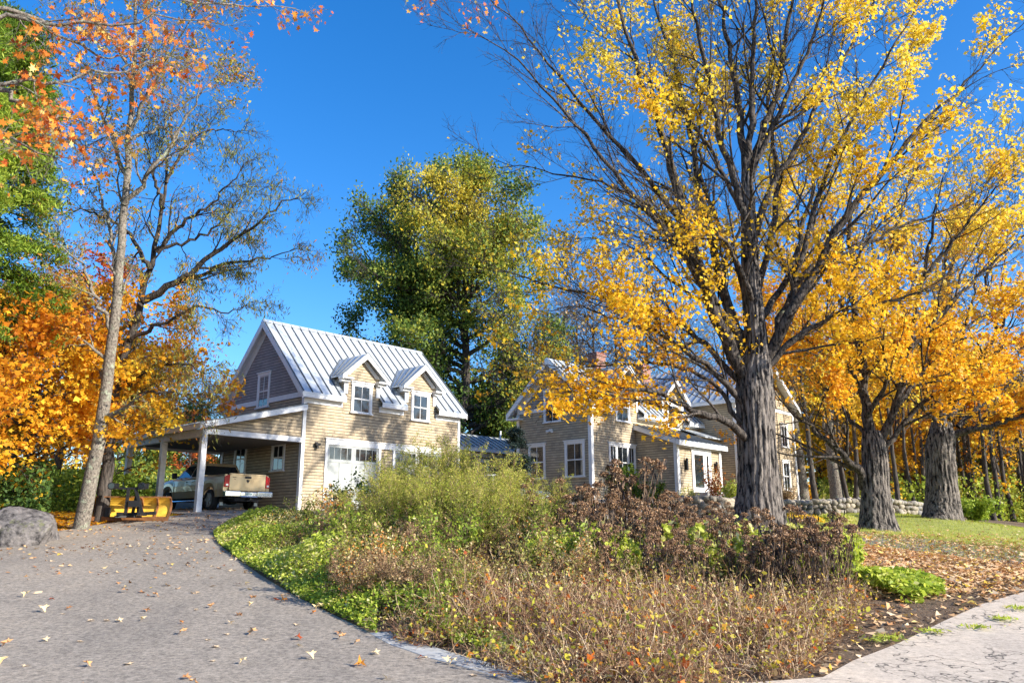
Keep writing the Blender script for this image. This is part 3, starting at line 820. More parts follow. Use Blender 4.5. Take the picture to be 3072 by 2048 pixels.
# ---- pickup truck: local y points forward (into the carport), rear bumper at y=0
tp = frame(GP, -2.08, .35); tz = float(H(tp[0], tp[1])) + .035
trk = empty('pickup_truck', (tp[0], tp[1], tz), ROT, 'beige pickup truck parked nose-in under the open carport', 'pickup truck')
HWD = .98
belt = lambda y: 1.34 if y < 2.05 else (1.30 + .0 * y if y < 4.6 else 1.30 - .10 * (y - 4.6) ** 1.3)
bd = MB()
arch = [(1.22, .50), (4.82, .50)]
for sg in (-1, 1):
    ys_, lo = side_with_arches(0, 0, None, .10, 5.72, .50, arch)
    rings = []
    for y, z0_ in zip(ys_, lo):
        zt = belt(y); bulge = .02 if abs(y - 1.22) < .62 or abs(y - 4.82) < .62 else 0
        nose = 0 if y < 5.2 else (y - 5.2) ** 2 * .6
        xo = HWD - nose
        zs = [z0_, z0_ + (zt - z0_) * .35, z0_ + (zt - z0_) * .62, z0_ + (zt - z0_) * .9, zt]
        xo_ = [xo - .04 + bulge, xo + bulge, xo + bulge * .8, xo - .02, xo - .07]
        outer = [(sg * a, y, z) for a, z in zip(xo_, zs)]
        rings.append(outer + [(sg * (xo - .16), y, zt), (sg * (xo - .16), y, z0_)])
    lofted(bd, rings)
# hood, cowl, front
lofted(bd, [[(-.86, y, belt(y) - .04), (-.55, y, belt(y) + c), (0, y, belt(y) + c + .03), (.55, y, belt(y) + c), (.86, y, belt(y) - .04), (.86, y, .6), (-.86, y, .6)] for y, c in ((4.15, .04), (4.8, .06), (5.4, .05), (5.72, -.02))])
bd.box(-.80, .80, .14, 2.0, .72, .80)                              # bed floor
bd.box(-.82, .82, 2.0, 2.06, .7, 1.38)                             # bed head wall
body = bd.build('body', M['truck'], trk, smooth=False)
ub = MB(); ub.box(-.72, .72, .12, 5.6, .42, .719); ub.box(-.5, .5, .06, .5, .34, .5); ub.cyl((-.7, 1.22, .40), (.7, 1.22, .40), .09); ub.tube([(0, 1.0, .40), (0, 1.45, .40)], [.17, .17], 12); ub.build('chassis', M['under'], trk)
cb = MB()
def cabring(y, z, hw): return [(-hw, y, z), (hw, y, z)]
# cab: belt outline -> roof outline
B0 = [(-.91, 2.08), (.91, 2.08), (.91, 4.30), (-.91, 4.30)]; R0 = [(-.70, 2.28), (.70, 2.28), (.68, 3.55), (-.68, 3.55)]
vs = [(x, y, 1.30) for x, y in B0] + [(x, y, 1.86) for x, y in R0] + [(x * .93, 2.28 + (y - 2.28) * .94 + .04, 1.905) for x, y in R0]
cb.add(vs, [(0, 1, 5, 4), (1, 2, 6, 5), (2, 3, 7, 6), (3, 0, 4, 7), (4, 5, 9, 8), (5, 6, 10, 9), (6, 7, 11, 10), (7, 4, 8, 11), (8, 9, 10, 11), (3, 2, 1, 0)])
cab = cb.build('cab', M['truck'], trk)
def quad_on(mb, c, s0, s1, t0, t1, off, nrm):
    """inset panel on a quad c (a,b,c,d), offset outwards"""
    c = [np.array(p, float) for p in c]; nrm = np.array(nrm, float); nrm /= np.linalg.norm(nrm)
    P = lambda s, t: (c[0] * (1 - s) + c[1] * s) * (1 - t) + (c[3] * (1 - s) + c[2] * s) * t
    mb.prism([P(s0, t0) + nrm * .002, P(s1, t0) + nrm * .002, P(s1, t1) + nrm * .002, P(s0, t1) + nrm * .002], nrm * off)
V_ = [np.array(p) for p in vs]
gw_ = MB()
quad_on(gw_, (V_[0], V_[1], V_[5], V_[4]), .06, .94, .12, .86, .006, (0, -1, .3)); gw_.build('rear_window', M['glass'], cab)
gw_ = MB(); quad_on(gw_, (V_[2], V_[3], V_[7], V_[6]), .05, .95, .08, .92, .006, (0, .6, .7)); gw_.build('windscreen', M['glass'], cab)
for sg, q4 in ((-1, (V_[0], V_[3], V_[7], V_[4])), (1, (V_[1], V_[2], V_[6], V_[5]))):
    for s0, s1 in ((.06, .40), (.44, .93)):
        gw_ = MB(); quad_on(gw_, q4, s0, s1, .08, .88, .006, (sg, 0, .35)); gw_.build('side_window', M['glass'], cab)
tg = MB(); tg.box(-.76, .76, .03, .099, .74, 1.33); tg.box(-.76, .76, .012, .10, 1.331, 1.375); tg.box(-.70, .70, .016, .029, .80, .83); tg.box(-.70, .70, .02, .029, 1.24, 1.245)
gate = tg.build('tailgate', M['truck'], trk, bevel=.012)
th_ = MB(); th_.box(-.13, .13, .006, .029, 1.20, 1.28); th_.build('tailgate_handle', M['iron'], gate)
em = MB(); em.prism([(-.055, .012, 1.15), (.055, .012, 1.15), (.06, .012, 1.11), (.0, .012, 1.03), (-.06, .012, 1.11)], (0, .016, 0)); em.build('emblem', M['iron'], gate)
text_mesh('lettering', 'RAM', .07, M['iron'], gate, (-.58, .024, 1.23))
text_mesh('lettering', '1500', .035, M['iron'], gate, (-.56, .024, 1.16))
for sg in (-1, 1):
    tl = MB(); xx = sorted((sg * .775, sg * .955)); tl.prism([(xx[0], .01, .86), (xx[1], .05, .86), (xx[1], .05, 1.26), (xx[0], .01, 1.33)] if sg > 0 else [(xx[1], .01, .86), (xx[0], .05, .86), (xx[0], .05, 1.26), (xx[1], .01, 1.33)], (0, .12, 0))
    t_ = tl.build('tail_light', M['red_lens'], trk)
    rl = MB(); rl.box(xx[0] + .04, xx[1] - .05, .002, .02, .90, .97); rl.build('reversing_lens', M['clear_lens'], t_)
bp = MB()
bp.box(-1.0, -.36, -.16, .06, .50, .70); bp.box(.36, 1.0, -.16, .06, .50, .70); bp.box(-.359, .359, -.10, .02, .52, .68); bp.box(-.36, .36, -.17, -.101, .48, .52)
bum = bp.build('rear_bumper', M['chrome'], trk, bevel=.02)
for u_ in (-.9, .4):
    ts = MB(); ts.box(u_, u_ + .5, -.14, .03, .701, .715); ts.build('bumper_step', M['iron'], bum)
lp = MB(); lp.box(-.155, .155, -.115, -.101, .53, .67); lpo = lp.build('licence_plate', M['plate'], bum)
for k_ in range(6):
    pass
text_mesh('lettering', '242 8186', .07, M['green_ink'], lpo, (0, -.117, .60))
hb = MB(); hb.box(-.035, .035, -.28, .2, .38, .44); hb.tube([(0, -.24, .44), (0, -.24, .50)], [.02, .028], 10); hb.build('tow_hitch', M['iron'], trk)
for x_ in (-.80, .66):
    mf = MB(); mf.box(x_ - .02, x_ + .24 - .08, .62, .63, .10, .46); mfo = mf.build('mud_flap', M['iron'], trk)
    mw = MB(); mw.box(x_ + .0, x_ + .14, .612, .619, .18, .30); mw.build('white_badge', M['plate'], mfo)
for x_, o_ in ((-.84, -1), (.84, 1)):
    for y in (1.22, 4.82): wheel(trk, x_, y, .40, .26, out=o_)
for sg in (-1, 1):
    mi = MB(); mi.bar((sg * .92, 3.95, 1.36), (sg * 1.06, 3.93, 1.40), .05, .05); mi.box(min(sg * 1.04, sg * 1.24), max(sg * 1.04, sg * 1.24), 3.88, 3.98, 1.30, 1.54); mi.build('side_mirror', M['iron'], trk, bevel=.02)
    sb = MB(); sb.tube([(sg * .98, 1.85, .42), (sg * 1.0, 2.0, .38), (sg * 1.0, 4.1, .38), (sg * .98, 4.25, .42)], .035, 8); sb.build('step_bar', M['chrome'], trk)
    for y in (2.55, 3.05):
        dh_ = MB(); dh_.box(sg * .925 - .06, sg * .925 + .06, y, y + .14, 1.13, 1.16); dh_.build('door_handle', M['iron'], trk)
    hl_ = MB(); hl_.box(min(sg * .60, sg * .84), max(sg * .60, sg * .84), 5.66, 5.74, .85, 1.05); hl_.build('headlight', M['clear_lens'], trk)
fb = MB(); fb.box(-.95, .95, 5.70, 5.84, .48, .72); fb.build('front_bumper', M['chrome'], trk, bevel=.02)
gr = MB(); gr.box(-.5, .5, 5.70, 5.76, .76, 1.10); gr.build('grille', M['chrome'], trk)

# ---- white car seen behind the bed, nose to the right
cpz = atY(1490, 1470, 30.5)
ca = math.atan2(AX[1], AX[0]) - math.pi / 2 - .25
cz = float(H(cpz[0], cpz[1])) + .03
car = empty('car', (cpz[0], cpz[1], cz), ca + math.pi / 2 * 0, 'silver-white sedan parked behind the feathery shrubs in front of the house', 'car')
car.rotation_euler[2] = ca - .35
cbd = MB()
prof = [(-2.25, .78, .62), (-2.1, .88, .85), (-1.4, .95, .90), (0, .96, .93), (1.0, .95, .90), (1.8, .90, .80), (2.2, .78, .62)]
lofted(cbd, [[(-hw_ * .92, y, zt_), (hw_ * .92, y, zt_), (hw_, y, zt_ - .16), (hw_, y, .36), (hw_ * .9, y, .20), (-hw_ * .9, y, .20), (-hw_, y, .36), (-hw_, y, zt_ - .16)] for y, hw_, zt_ in prof])
cbody = cbd.build('body', M['white_car'], car, smooth=True, bevel=0)
cr_ = MB(); lofted(cr_, [[(-w2, y, z), (w2, y, z), (w2 - .02, y, z - .03), (-w2 + .02, y, z - .03)] for y, w2, z in ((-1.2, .56, 1.30), (-.8, .60, 1.38), (-.2, .62, 1.43), (.3, .60, 1.38))]); cr_.build('roof', M['white_car'], car, smooth=True)
cg = MB(); lofted(cg, [[(-w1, y, .86), (w1, y, .86), (w2, y2, z), (-w2, y2, z)] for y, w1, y2, w2, z in ((-1.95, .80, -1.18, .56, 1.29), (-1.5, .84, -.8, .60, 1.36), (-.2, .86, -.2, .62, 1.405), (.6, .85, .25, .60, 1.36), (1.2, .80, .30, .58, 1.35))]); cg.build('glasshouse', M['glass'], car)
for sg in (-1, 1):
    for p_, q_, w_ in (((.81, 1.18, .88), (.60, .32, 1.37), .06), ((.86, -.3, .90), (.625, -.25, 1.40), .07), ((.82, -1.9, .88), (.58, -1.15, 1.30), .10)):
        pil = MB(); pil.bar((sg * p_[0], *p_[1:]), (sg * q_[0], *q_[1:]), w_, .05); pil.build('pillar', M['white_car'], car)
for x_, o_ in ((-.80, -1), (.80, 1)):
    for y in (-1.4, 1.38): wheel(car, x_, y, .32, .21, out=o_)
for sg in (-1, 1):
    hl_ = MB(); hl_.box(sg * .62 - .14, sg * .62 + .14, 2.10, 2.20, .58, .70); hl_.build('headlight', M['clear_lens'], car)
    mi = MB(); mi.box(sg * .98 - .09, sg * .98 + .09, .70, .80, .92, 1.04); mi.build('side_mirror', M['white_car'], car, bevel=.02)

# ---- snow plow beside the carport
pl_ = gpt(395, 1562)
pz = float(H(pl_[0], pl_[1]))
plw = empty('snow_plow', (pl_[0], pl_[1], pz), .10, 'worn yellow snow plow blade with black frame standing by the carport', 'snow plow')
PLW = 1.22
bl = MB(); n = 10
arc = [(-.05 - .26 * math.sin(math.pi * .85 * k / n) * 1.0, .08 + .66 * k / n) for k in range(n + 1)]
bl.prism([(-PLW, -y - .30, z) for y, z in [(a, b_) for a, b_ in arc]] + [(-PLW, -y - .285, z) for y, z in arc[::-1]], (2 * PLW, 0, 0))
blade = bl.build('blade', M['yellow'], plw, smooth=False)
rb_ = MB()
for x_ in (-1.22, -.78, -.15, .30, .78, 1.20):
    pts = [(x_, -a * 1.0 - .30, z) for a, z in arc]
    for p, q_ in zip(pts[:-1], pts[1:]): rb_.bar((p[0], p[1] - .035, p[2]), (q_[0], q_[1] - .035, q_[2]), .05, .07, (0, 1, 0))
rb_.box(-1.24, 1.24, -.37, -.28, .74, .77)
rb_.build('rib', M['rust'], blade)
cu_ = MB(); cu_.box(-1.24, 1.24, -.36, -.33, .0, .13); cu_.build('cutting_edge', M['rust'], blade)
dk = MB(); dk.box(-.72, -.55, -.40, -.37, .12, .42); dk.build('reinforcement_plate', M['iron'], blade)
em = MB(); em.tube([(-1.0, -.205, .52), (-1.0, -.19, .52)], .06, 16); em.build('emblem', M['iron'], blade)
fr_ = MB()
fr_.bar((-.25, -.62, .18), (.95, -.70, .24), .12, .10); fr_.bar((.0, -.65, .2), (.0, -1.25, .2), .10, .10); fr_.bar((.62, -.65, .2), (.62, -1.25, .2), .10, .10)
fr_.bar((.10, -.9, .2), (.10, -.85, 1.02), .08, .08, (0, 1, 0)); fr_.bar((.62, -.9, .2), (.30, -.85, 1.02), .08, .08, (0, 1, 0)); fr_.bar((-.42, -.85, 1.0), (.62, -.85, 1.0), .06, .06)
fr_.cyl((.25, -.70, .25), (.36, -.85, .75), .05); fr_.cyl((.42, -.72, .25), (.40, -.85, .70), .04); fr_.box(.18, .52, -.98, -.80, .42, .62)
fr_.bar((-.2, -.64, .12), (.5, -1.2, .12), .08, .06); fr_.bar((.5, -.64, .12), (-.1, -1.2, .12), .08, .06)
fr_.build('mounting_frame', M['iron'], plw)
for x_ in (-.40, .52):
    l = MB(); l.tube([(x_, -.78, 1.07), (x_, -.95, 1.07)], [.10, .12], 14); l.box(x_ - .16, x_ + .16, -.80, -.76, .99, 1.16)
    lo_ = l.build('plow_lamp', M['iron'], plw)
    l2 = MB(); l2.tube([(x_, -.951, 1.07), (x_, -.96, 1.07)], [.10, .09], 14); l2.build('lamp_lens', M['glass'], lo_)

# ---- stones
def blob(rad, seed, sub=3, rough=.22, flat=1.0):
    import bmesh
    bm = bmesh.new(); bmesh.ops.create_icosphere(bm, subdivisions=sub, radius=1)
    rs = np.random.default_rng(seed)
    V = np.array([v.co[:] for v in bm.verts]); F = [tuple(v.index for v in f.verts) for f in bm.faces]; bm.free()
    d = np.zeros(len(V))
    for k in range(7):
        dr_ = rs.normal(size=3); dr_ /= np.linalg.norm(dr_)
        d += rs.normal() * rough * .5 * np.sin(V @ dr_ * rs.uniform(1.5, 4.5) + rs.uniform(0, 6))
    # facets
    for k in range(9):
        dr_ = rs.normal(size=3); dr_ /= np.linalg.norm(dr_); c = rs.uniform(.62, .85)
        s_ = V @ dr_; over = np.maximum(0, s_ - c); V = V - over[:, None] * dr_ * .85
    if sub >= 5:
        for k in range(26):
            dr_ = rs.normal(size=3); dr_ /= np.linalg.norm(dr_); c = rs.uniform(.66, .90); s_ = V @ dr_; V = V - np.maximum(0, s_ - c)[:, None] * dr_ * .95
        d = d * .5 + .012 * rs.normal(size=len(V))
    V = V * (1 + d)[:, None] * np.array(rad)
    return V, F
BL = [blob((1, 1, 1), s, 2) for s in range(10)]
def stones(mb_v, mb_f, centres, radii, rs):
    off = sum(len(v) for v in mb_v)
    for c, r in zip(centres, radii):
        V, F = BL[rs.integers(len(BL))]
        a = rs.uniform(0, 6.28); R = np.array([[math.cos(a), -math.sin(a), 0], [math.sin(a), math.cos(a), 0], [0, 0, 1]])
        P = (V @ R.T) * r + c
        mb_v.append(P); mb_f.append(np.array(F) + off); off += len(P)
def wall_of_stones(name, pts, h, label, seed, depth=.55):
    rs = np.random.default_rng(seed); pts = [np.array(p, float)[:2] for p in pts]
    base = np.array([*pts[0], float(H(*pts[0]))])
    mv, mf = [], []; C_, R_ = [], []
    L = [np.linalg.norm(b_ - a) for a, b_ in zip(pts[:-1], pts[1:])]; tot = sum(L)
    z = 0
    while z < h:
        rr = rs.uniform(.13, .19); s = rs.uniform(0, .2)
        while s < tot:
            q_ = s; i_ = 0
            while i_ < len(L) - 1 and q_ > L[i_]: q_ -= L[i_]; i_ += 1
            dr_ = (pts[i_ + 1] - pts[i_]) / L[i_]; nr = np.array([dr_[1], -dr_[0]])
            p = pts[i_] + dr_ * q_
            for dd in (0, depth):
                k = rs.uniform(.8, 1.35)
                pp = p + nr * (rs.normal(0, .03) - dd)
                C_.append(np.array([*pp, float(H(*p)) + z + rr * .8 + rs.normal(0, .03)]) - base); R_.append(np.array([rr * k * 1.15, rr * k, rr * rs.uniform(.85, 1.1)]))
            s += rr * 1.9 * rs.uniform(.8, 1.3)
        z += rr * 1.45
    stones(mv, mf, C_, R_, rs)
    V = np.concatenate(mv); F = np.concatenate(mf)
    at = np.concatenate([np.full(len(v), rs.random()) for v in mv])
    o = npmesh(name, V, F.ravel(), np.full(len(F), 3), M['fieldstone'], attr=at, loc=base, smooth=True)
    return tag(o, label, 'stone wall')
m, t, b, o = new_mat('field stone'); v = coords(t)
at = t.nodes.new('ShaderNodeAttribute'); at.attribute_name = 'v'
r0 = ramp(t, [(0, (.16, .14, .115)), (.4, (.30, .26, .20)), (.7, (.42, .36, .27)), (1, (.24, .23, .22))]); t.links.new(at.outputs['Fac'], r0.inputs[0])
r1 = ramp(t, [(.3, (.6, .6, .6)), (.7, (1.15, 1.15, 1.15))]); t.links.new(noise(t, v, 7, 6, .7), r1.inputs[0])
t.links.new(mixc(t, 1.0, r0.outputs[0], r1.outputs[0], 'MULTIPLY'), b.inputs['Base Color']); b.inputs['Roughness'].default_value = .92
bump(t, b, noise(t, v, 18, 6, .7), .5, .03); M['fieldstone'] = m
wall_of_stones('stone_wall', [atY(1990, 1545, 31.5)[:2], atY(2150, 1545, 33)[:2], atY(2360, 1550, 37)[:2], atY(2560, 1552, 38.5)[:2], atY(2700, 1550, 40)[:2], atY(2810, 1550, 43)[:2]], .58, 'long dry field-stone wall running behind the big maples', 5)
# granite step edging in front of the house shrubs
gs = atY(1800, 1532, 27); gz = float(H(gs[0], gs[1]))
ge = MB(); ge.box(-.1, 1.9, 0, .35, -.3, .16); ge.box(-.1, 1.9, .02, .33, .161, .20)
geo = ge.build('stone_bench', M['slab_stone'], None, bevel=.02); geo.location = (gs[0], gs[1], atY(1800, 1532, 27)[2] - .12); geo.rotation_euler = (0, 0, .05)
tag(geo, 'low grey granite slab in front of the dark green shrubs', 'stone slab')
# boulder at the left edge of the drive
for (px, py, Y, rad, sd_, lab) in ((50, 1588, 21.0, (1.15, .95, .85), 3, 'large grey boulder beside the drive at the foot of the leaning tree'),
                                  (-130, 1600, 20.0, (1.1, .9, .8), 8, 'smaller boulder at the edge of the drive beside the larger one')):
    V, F = blob(rad, sd_, 6, .30)
    p = atY(px, py, Y); z = float(H(p[0], p[1]))
    rsb = np.random.default_rng(sd_)
    o = npmesh('boulder', V, np.array(F).ravel(), np.full(len(F), 3), M['boulder'] if 'boulder' in M else M.setdefault('boulder', mat_bark('mossy grey boulder', (.03, .028, .028), (.21, .19, .18), (.10, .11, .04), .35, .58, 1.0)), smooth=True, loc=(p[0], p[1], z + rad[2] * .15))
    tag(o, lab, 'boulder')
# pale kerb strip along the bed
k0 = np.array(gp2((1120, 1905), (1180, 1937), (1300, 1978), (1420, 2012), (1540, 2048), (1640, 2085)))
kv = []; kf = []
W_ = .42
lens = [0]
samp = []
for a, b_ in zip(k0[:-1], k0[1:]):
    n_ = max(1, int(np.linalg.norm(b_ - a) / .55))
    for s_ in range(n_): samp.append(a + (b_ - a) * s_ / n_)
samp.append(k0[-1])
kb = MB()
for a, b_ in zip(samp[:-1], samp[1:]):
    d_ = (b_ - a) / np.linalg.norm(b_ - a); nr = np.array([-d_[1], d_[0]]); g_ = .008
    za = float(H(*a)); zb_ = float(H(*b_)); j = random.uniform(-.012, .012); wj = W_ + random.uniform(-.015, .015)
    c = [a + d_ * g_ - nr * wj * .15, b_ - d_ * g_ - nr * wj * .15, b_ - d_ * g_ + nr * wj * .85, a + d_ * g_ + nr * wj * .85]
    zs = [za, zb_, zb_, za]
    kb.prism([(p[0], p[1], z - .05) for p, z in zip(c, zs)], (0, 0, .085 + j * .4))
ko = kb.build('kerb', M['slab_stone'], None, bevel=.012); tag(ko, 'pale granite kerb stones edging the planting bed', kind='structure')
# ================================================================== vegetation helpers
def unit(v): return v / np.maximum(np.linalg.norm(v, axis=-1, keepdims=True), 1e-9)

def tubes(P, R, n):
    """P (N,k,3) polylines, R (N,k) radii -> verts, quad faces"""
    N, k, _ = P.shape
    T = np.empty_like(P); T[:, 1:-1] = P[:, 2:] - P[:, :-2]; T[:, 0] = P[:, 1] - P[:, 0]; T[:, -1] = P[:, -1] - P[:, -2]
    T = unit(T)
    d = unit(P[:, -1] - P[:, 0])
    ref = np.where(np.abs(d[:, 2:3]) < .8, np.array([[0, 0, 1.0]]), np.array([[1.0, 0.3, 0]]))[:, None, :]
    A = unit(np.cross(T, ref)); B = np.cross(T, A)
    a = np.arange(n) * 2 * np.pi / n
    V = P[:, :, None, :] + R[:, :, None, None] * (A[:, :, None, :] * np.cos(a)[None, None, :, None] + B[:, :, None, :] * np.sin(a)[None, None, :, None])
    idx = np.arange(N * k * n).reshape(N, k, n)
    q = np.stack([idx[:, :-1], np.roll(idx, -1, 2)[:, :-1], np.roll(idx, -1, 2)[:, 1:], idx[:, 1:]], -1)
    return V.reshape(-1, 3), q.reshape(-1, 4)

def sample_line(P, R, t):
    """P (N,k,3), t (N,m) in 0..1 -> pos, tan, rad"""
    N, k, _ = P.shape
    f = np.clip(t, 0, .9999) * (k - 1); i = f.astype(int); w = (f - i)[..., None]
    n = np.arange(N)[:, None]
    p = P[n, i] * (1 - w) + P[n, i + 1] * w
    return p, unit(P[n, i + 1] - P[n, i]), R[n, i] * (1 - w[..., 0]) + R[n, i + 1] * w[..., 0]

def sprout(P, R, m, L, ang, k, rng, trop=.15, tmin=.15, tmax=1.0, wob=.18, rf=.55, rmin=.004, taper=.25, lend=.45, plane=None):
    """children on every polyline"""
    N = len(P)
    t = tmin + (tmax - tmin) * (np.arange(m)[None] + rng.random((N, m))) / m
    p, tan, rad = sample_line(P, R, t)
    p = p.reshape(-1, 3); tan = tan.reshape(-1, 3); rad = rad.reshape(-1); tt = t.reshape(-1)
    n = len(p)
    rnd = rng.normal(size=(n, 3)); perp = unit(np.cross(tan, rnd))
    if plane is not None: perp = unit(perp * np.array([1, 1, plane]))
    a = ang * (1 + .3 * rng.normal(size=(n, 1)))
    d = unit(tan * np.cos(a) + perp * np.sin(a))
    ln = L * (1 - lend * tt) * rng.uniform(.55, 1.25, n) if lend < 1 else L * rng.uniform(.6, 1.2, n)
    C = np.empty((n, k, 3)); C[:, 0] = p
    for j in range(1, k):
        d = unit(d + wob * rng.normal(size=(n, 3)) + np.array([0, 0, trop]))
        C[:, j] = C[:, j - 1] + d * (ln / (k - 1))[:, None]
    r0 = np.maximum(np.minimum(rad * .8, rad * rf * (ln / (L + 1e-9)) ** .5), rmin)
    CR = r0[:, None] * np.linspace(1, taper, k)[None]
    return C, np.maximum(CR, rmin * .6)

SHAPES = {
    'maple': np.array([(0, -.45), (.13, -.15), (.48, -.28), (.30, .02), (.52, .26), (.20, .20), (0, .58), (-.20, .20), (-.52, .26), (-.30, .02), (-.48, -.28), (-.13, -.15)]),
    'star': np.array([(0, -.5), (.28, -.2), (.5, .12), (.17, .14), (0, .55), (-.17, .14), (-.5, .12), (-.28, -.2)]),
    'oval': np.array([(0, -.5), (.27, -.1), (.2, .25), (0, .5), (-.2, .25), (-.27, -.1)]),
    'quad': np.array([(0, -.5), (.32, 0), (0, .5), (-.32, 0)]),
    'lance': np.array([(0, -.5), (.11, -.05), (0, .55), (-.11, -.05)]),
    'blade': np.array([(-.05, -.5), (.05, -.5), (0, .5)]),
}
def leaf_arrays(P, size, shape, rng, up=.6, hang=0.0, curl=.25, dirs=None, var=.3):
    S = SHAPES[shape]; n = len(P); k = len(S)
    nrm = unit(rng.normal(size=(n, 3)) + np.array([0, 0, up * 2]))
    y = unit(np.cross(nrm, rng.normal(size=(n, 3)))) if dirs is None else unit(dirs + .35 * rng.normal(size=(n, 3)))
    if hang: y = unit(y + np.array([0, 0, -hang]))
    x = unit(np.cross(y, nrm)); nrm = np.cross(x, y)
    s = (size * (1 + var * rng.normal(size=n)).clip(.35, 2.2))[:, None, None]
    c = (np.abs(S[:, 0]) * curl)[None, :, None] * rng.uniform(-1, 1, (n, 1, 1)) + (S[:, 1] ** 2)[None, :, None] * curl * rng.uniform(-1, 1, (n, 1, 1))
    V = P[:, None, :] + s * (x[:, None, :] * S[None, :, 0, None] + y[:, None, :] * S[None, :, 1, None] + nrm[:, None, :] * c)
    return V.reshape(-1, 3), k
def leaf_mesh(name, P, size, shape, mat, rng, parent=None, base=None, val=None, **kw):
    V, k = leaf_arrays(P, size, shape, rng, **kw)
    n = len(P)
    if base is not None: V = V - base
    if val is None: val = rng.random(n)
    return npmesh(name, V, np.arange(n * k), np.full(n, k), mat, parent, attr=np.repeat(val, k))
def wood_mesh(name, parts, mat, parent=None, base=None):
    vs, fs, off = [], [], 0
    for P, R, n in parts:
        V, q = tubes(P, R, n); vs.append(V); fs.append(q + off); off += len(V)
    V = np.concatenate(vs); Fq = np.concatenate(fs)
    if base is not None: V = V - base
    return npmesh(name, V, Fq.ravel(), np.full(len(Fq), 4), mat, parent, smooth=True)

_NB = RNG.normal(size=(24, 3)) ; _NP = RNG.uniform(0, 6.28, 24)
def clump(P, freq=.9, seed=0):
    """smooth pseudo-random field about -1..1"""
    s = np.zeros(len(P))
    for k in range(12):
        kk = (k + seed * 5) % 24
        s += np.sin(P @ (_NB[kk] * freq) + _NP[kk] + seed)
    return s / 3.4

def resample(pts, k, jit, rng):
    pts = np.array(pts, float); d = np.r_[0, np.cumsum(np.linalg.norm(np.diff(pts, axis=0), axis=1))]; d /= d[-1]
    t = np.linspace(0, 1, k)
    # smooth interpolation (Catmull style through pchip-like cosine blend)
    Q = np.stack([np.interp(t, d, pts[:, i]) for i in range(3)], 1)
    for _ in range(2): Q[1:-1] = .25 * Q[:-2] + .5 * Q[1:-1] + .25 * Q[2:]
    Q[1:-1] += rng.normal(0, jit, (k - 2, 3))
    return Q

def trunk_mesh(name, pts, radii, mat, parent, base, rng, n=64, flare=0.0, ridges=.05, k=90, nr=15):
    """one big fluted stem with furrowed bark modelled in"""
    pts = np.array(pts, float); radii = np.array(radii, float)
    d = np.r_[0, np.cumsum(np.linalg.norm(np.diff(pts, axis=0), axis=1))]
    s = np.linspace(0, d[-1], k)
    P = np.stack([np.interp(s, d, pts[:, i]) for i in range(3)], 1)
    for _ in range(4): P[1:-1] = .25 * P[:-2] + .5 * P[1:-1] + .25 * P[2:]
    R = np.interp(s, d, radii)
    for _ in range(3): R[1:-1] = .25 * R[:-2] + .5 * R[1:-1] + .25 * R[2:]
    a = np.arange(n) * 2 * np.pi / n
    T = unit(np.gradient(P, axis=0)); A = unit(np.cross(T, np.array([[0, 1.0, 0]]) + 0 * T)); B = np.cross(T, A)
    rr = np.ones((k, n)) * R[:, None]
    # furrows
    ph = rng.uniform(0, 6.28, nr)
    drift = np.cumsum(rng.normal(0, .05, (k, 1)), 0)
    f = np.zeros((k, n))
    for j in range(4):
        fr_ = rng.integers(9, 26); f += np.abs(np.sin(a[None] * fr_ / 2 + ph[j] + np.sin(s[:, None] * rng.uniform(.6, 2.2) + ph[j]) * 1.1 + drift * (j + 1))) * .5
    f = f / 2 - .5
    rr *= 1 + ridges * f
    for j in range(5):
        m_ = rng.integers(2, 6); rr *= 1 + .025 * np.sin(a[None] * m_ + ph[5 + j] + s[:, None] * rng.uniform(-.5, .5))
    if flare:
        e_ = np.exp(-s / (.55 * flare + .25))[:, None]
        root = sum(np.clip(np.cos(a[None] - ph[k_]) , 0, 1) ** 5 for k_ in range(6))
        rr += e_ * flare * R[0] * (.35 + .75 * root / 1.5)
    rr += rng.normal(0, .006, (k, n)) * R[:, None] ** .5
    V = P[:, None] + rr[..., None] * (A[:, None] * np.cos(a)[None, :, None] + B[:, None] * np.sin(a)[None, :, None])
    idx = np.arange(k * n).reshape(k, n)
    q = np.stack([idx[:-1], np.roll(idx, -1, 1)[:-1], np.roll(idx, -1, 1)[1:], idx[1:]], -1).reshape(-1, 4)
    return npmesh(name, V.reshape(-1, 3) - base, q.ravel(), np.full(len(q), 4), mat, parent, smooth=True)

DS = 3072 / 2352.0                      # limb outlines below were read off a 2352 px wide view
def dpx(pts, Y0, Y1):
    """outline read from the photograph with the distance going from Y0 to Y1 along it"""
    n = len(pts); out = []
    for i, (x, y) in enumerate(pts):
        t = i / (n - 1); out.append(atY(x * DS, y * DS, Y0 + (Y1 - Y0) * t))
    return np.array(out)

M['bark_maple'] = mat_bark('furrowed grey maple bark', (.006, .006, .007), (.22, .19, .165), (.22, .23, .16), .95, .64, .16, .10)
M['bark_limb'] = mat_bark('dark maple limb bark', (.006, .006, .006), (.125, .105, .09), (.17, .18, .12), 1.3, .63, .3, .13)
M['bark_grey'] = mat_bark('smooth grey bark with lichen', (.07, .06, .05), (.30, .26, .21), (.30, .33, .24), 1.2, .56, .8)
M['bark_dark'] = mat_bark('dark bark', (.02, .018, .016), (.12, .10, .085), (.12, .13, .09), 1.3, .64)
M['twig'] = mat_plain('grey brown twig', (.10, .08, .065), .9, var=.3)
M['leaf_gold'] = mat_leaf('golden maple leaves', [(0, (.68, .28, .012)), (.3, (.82, .46, .018)), (.65, (.88, .60, .03)), (1, (.90, .72, .09))], .5)
M['leaf_orange'] = mat_leaf('orange maple leaves', [(0, (.50, .16, .012)), (.3, (.76, .33, .02)), (.65, (.87, .50, .028)), (1, (.90, .68, .07))], .5)
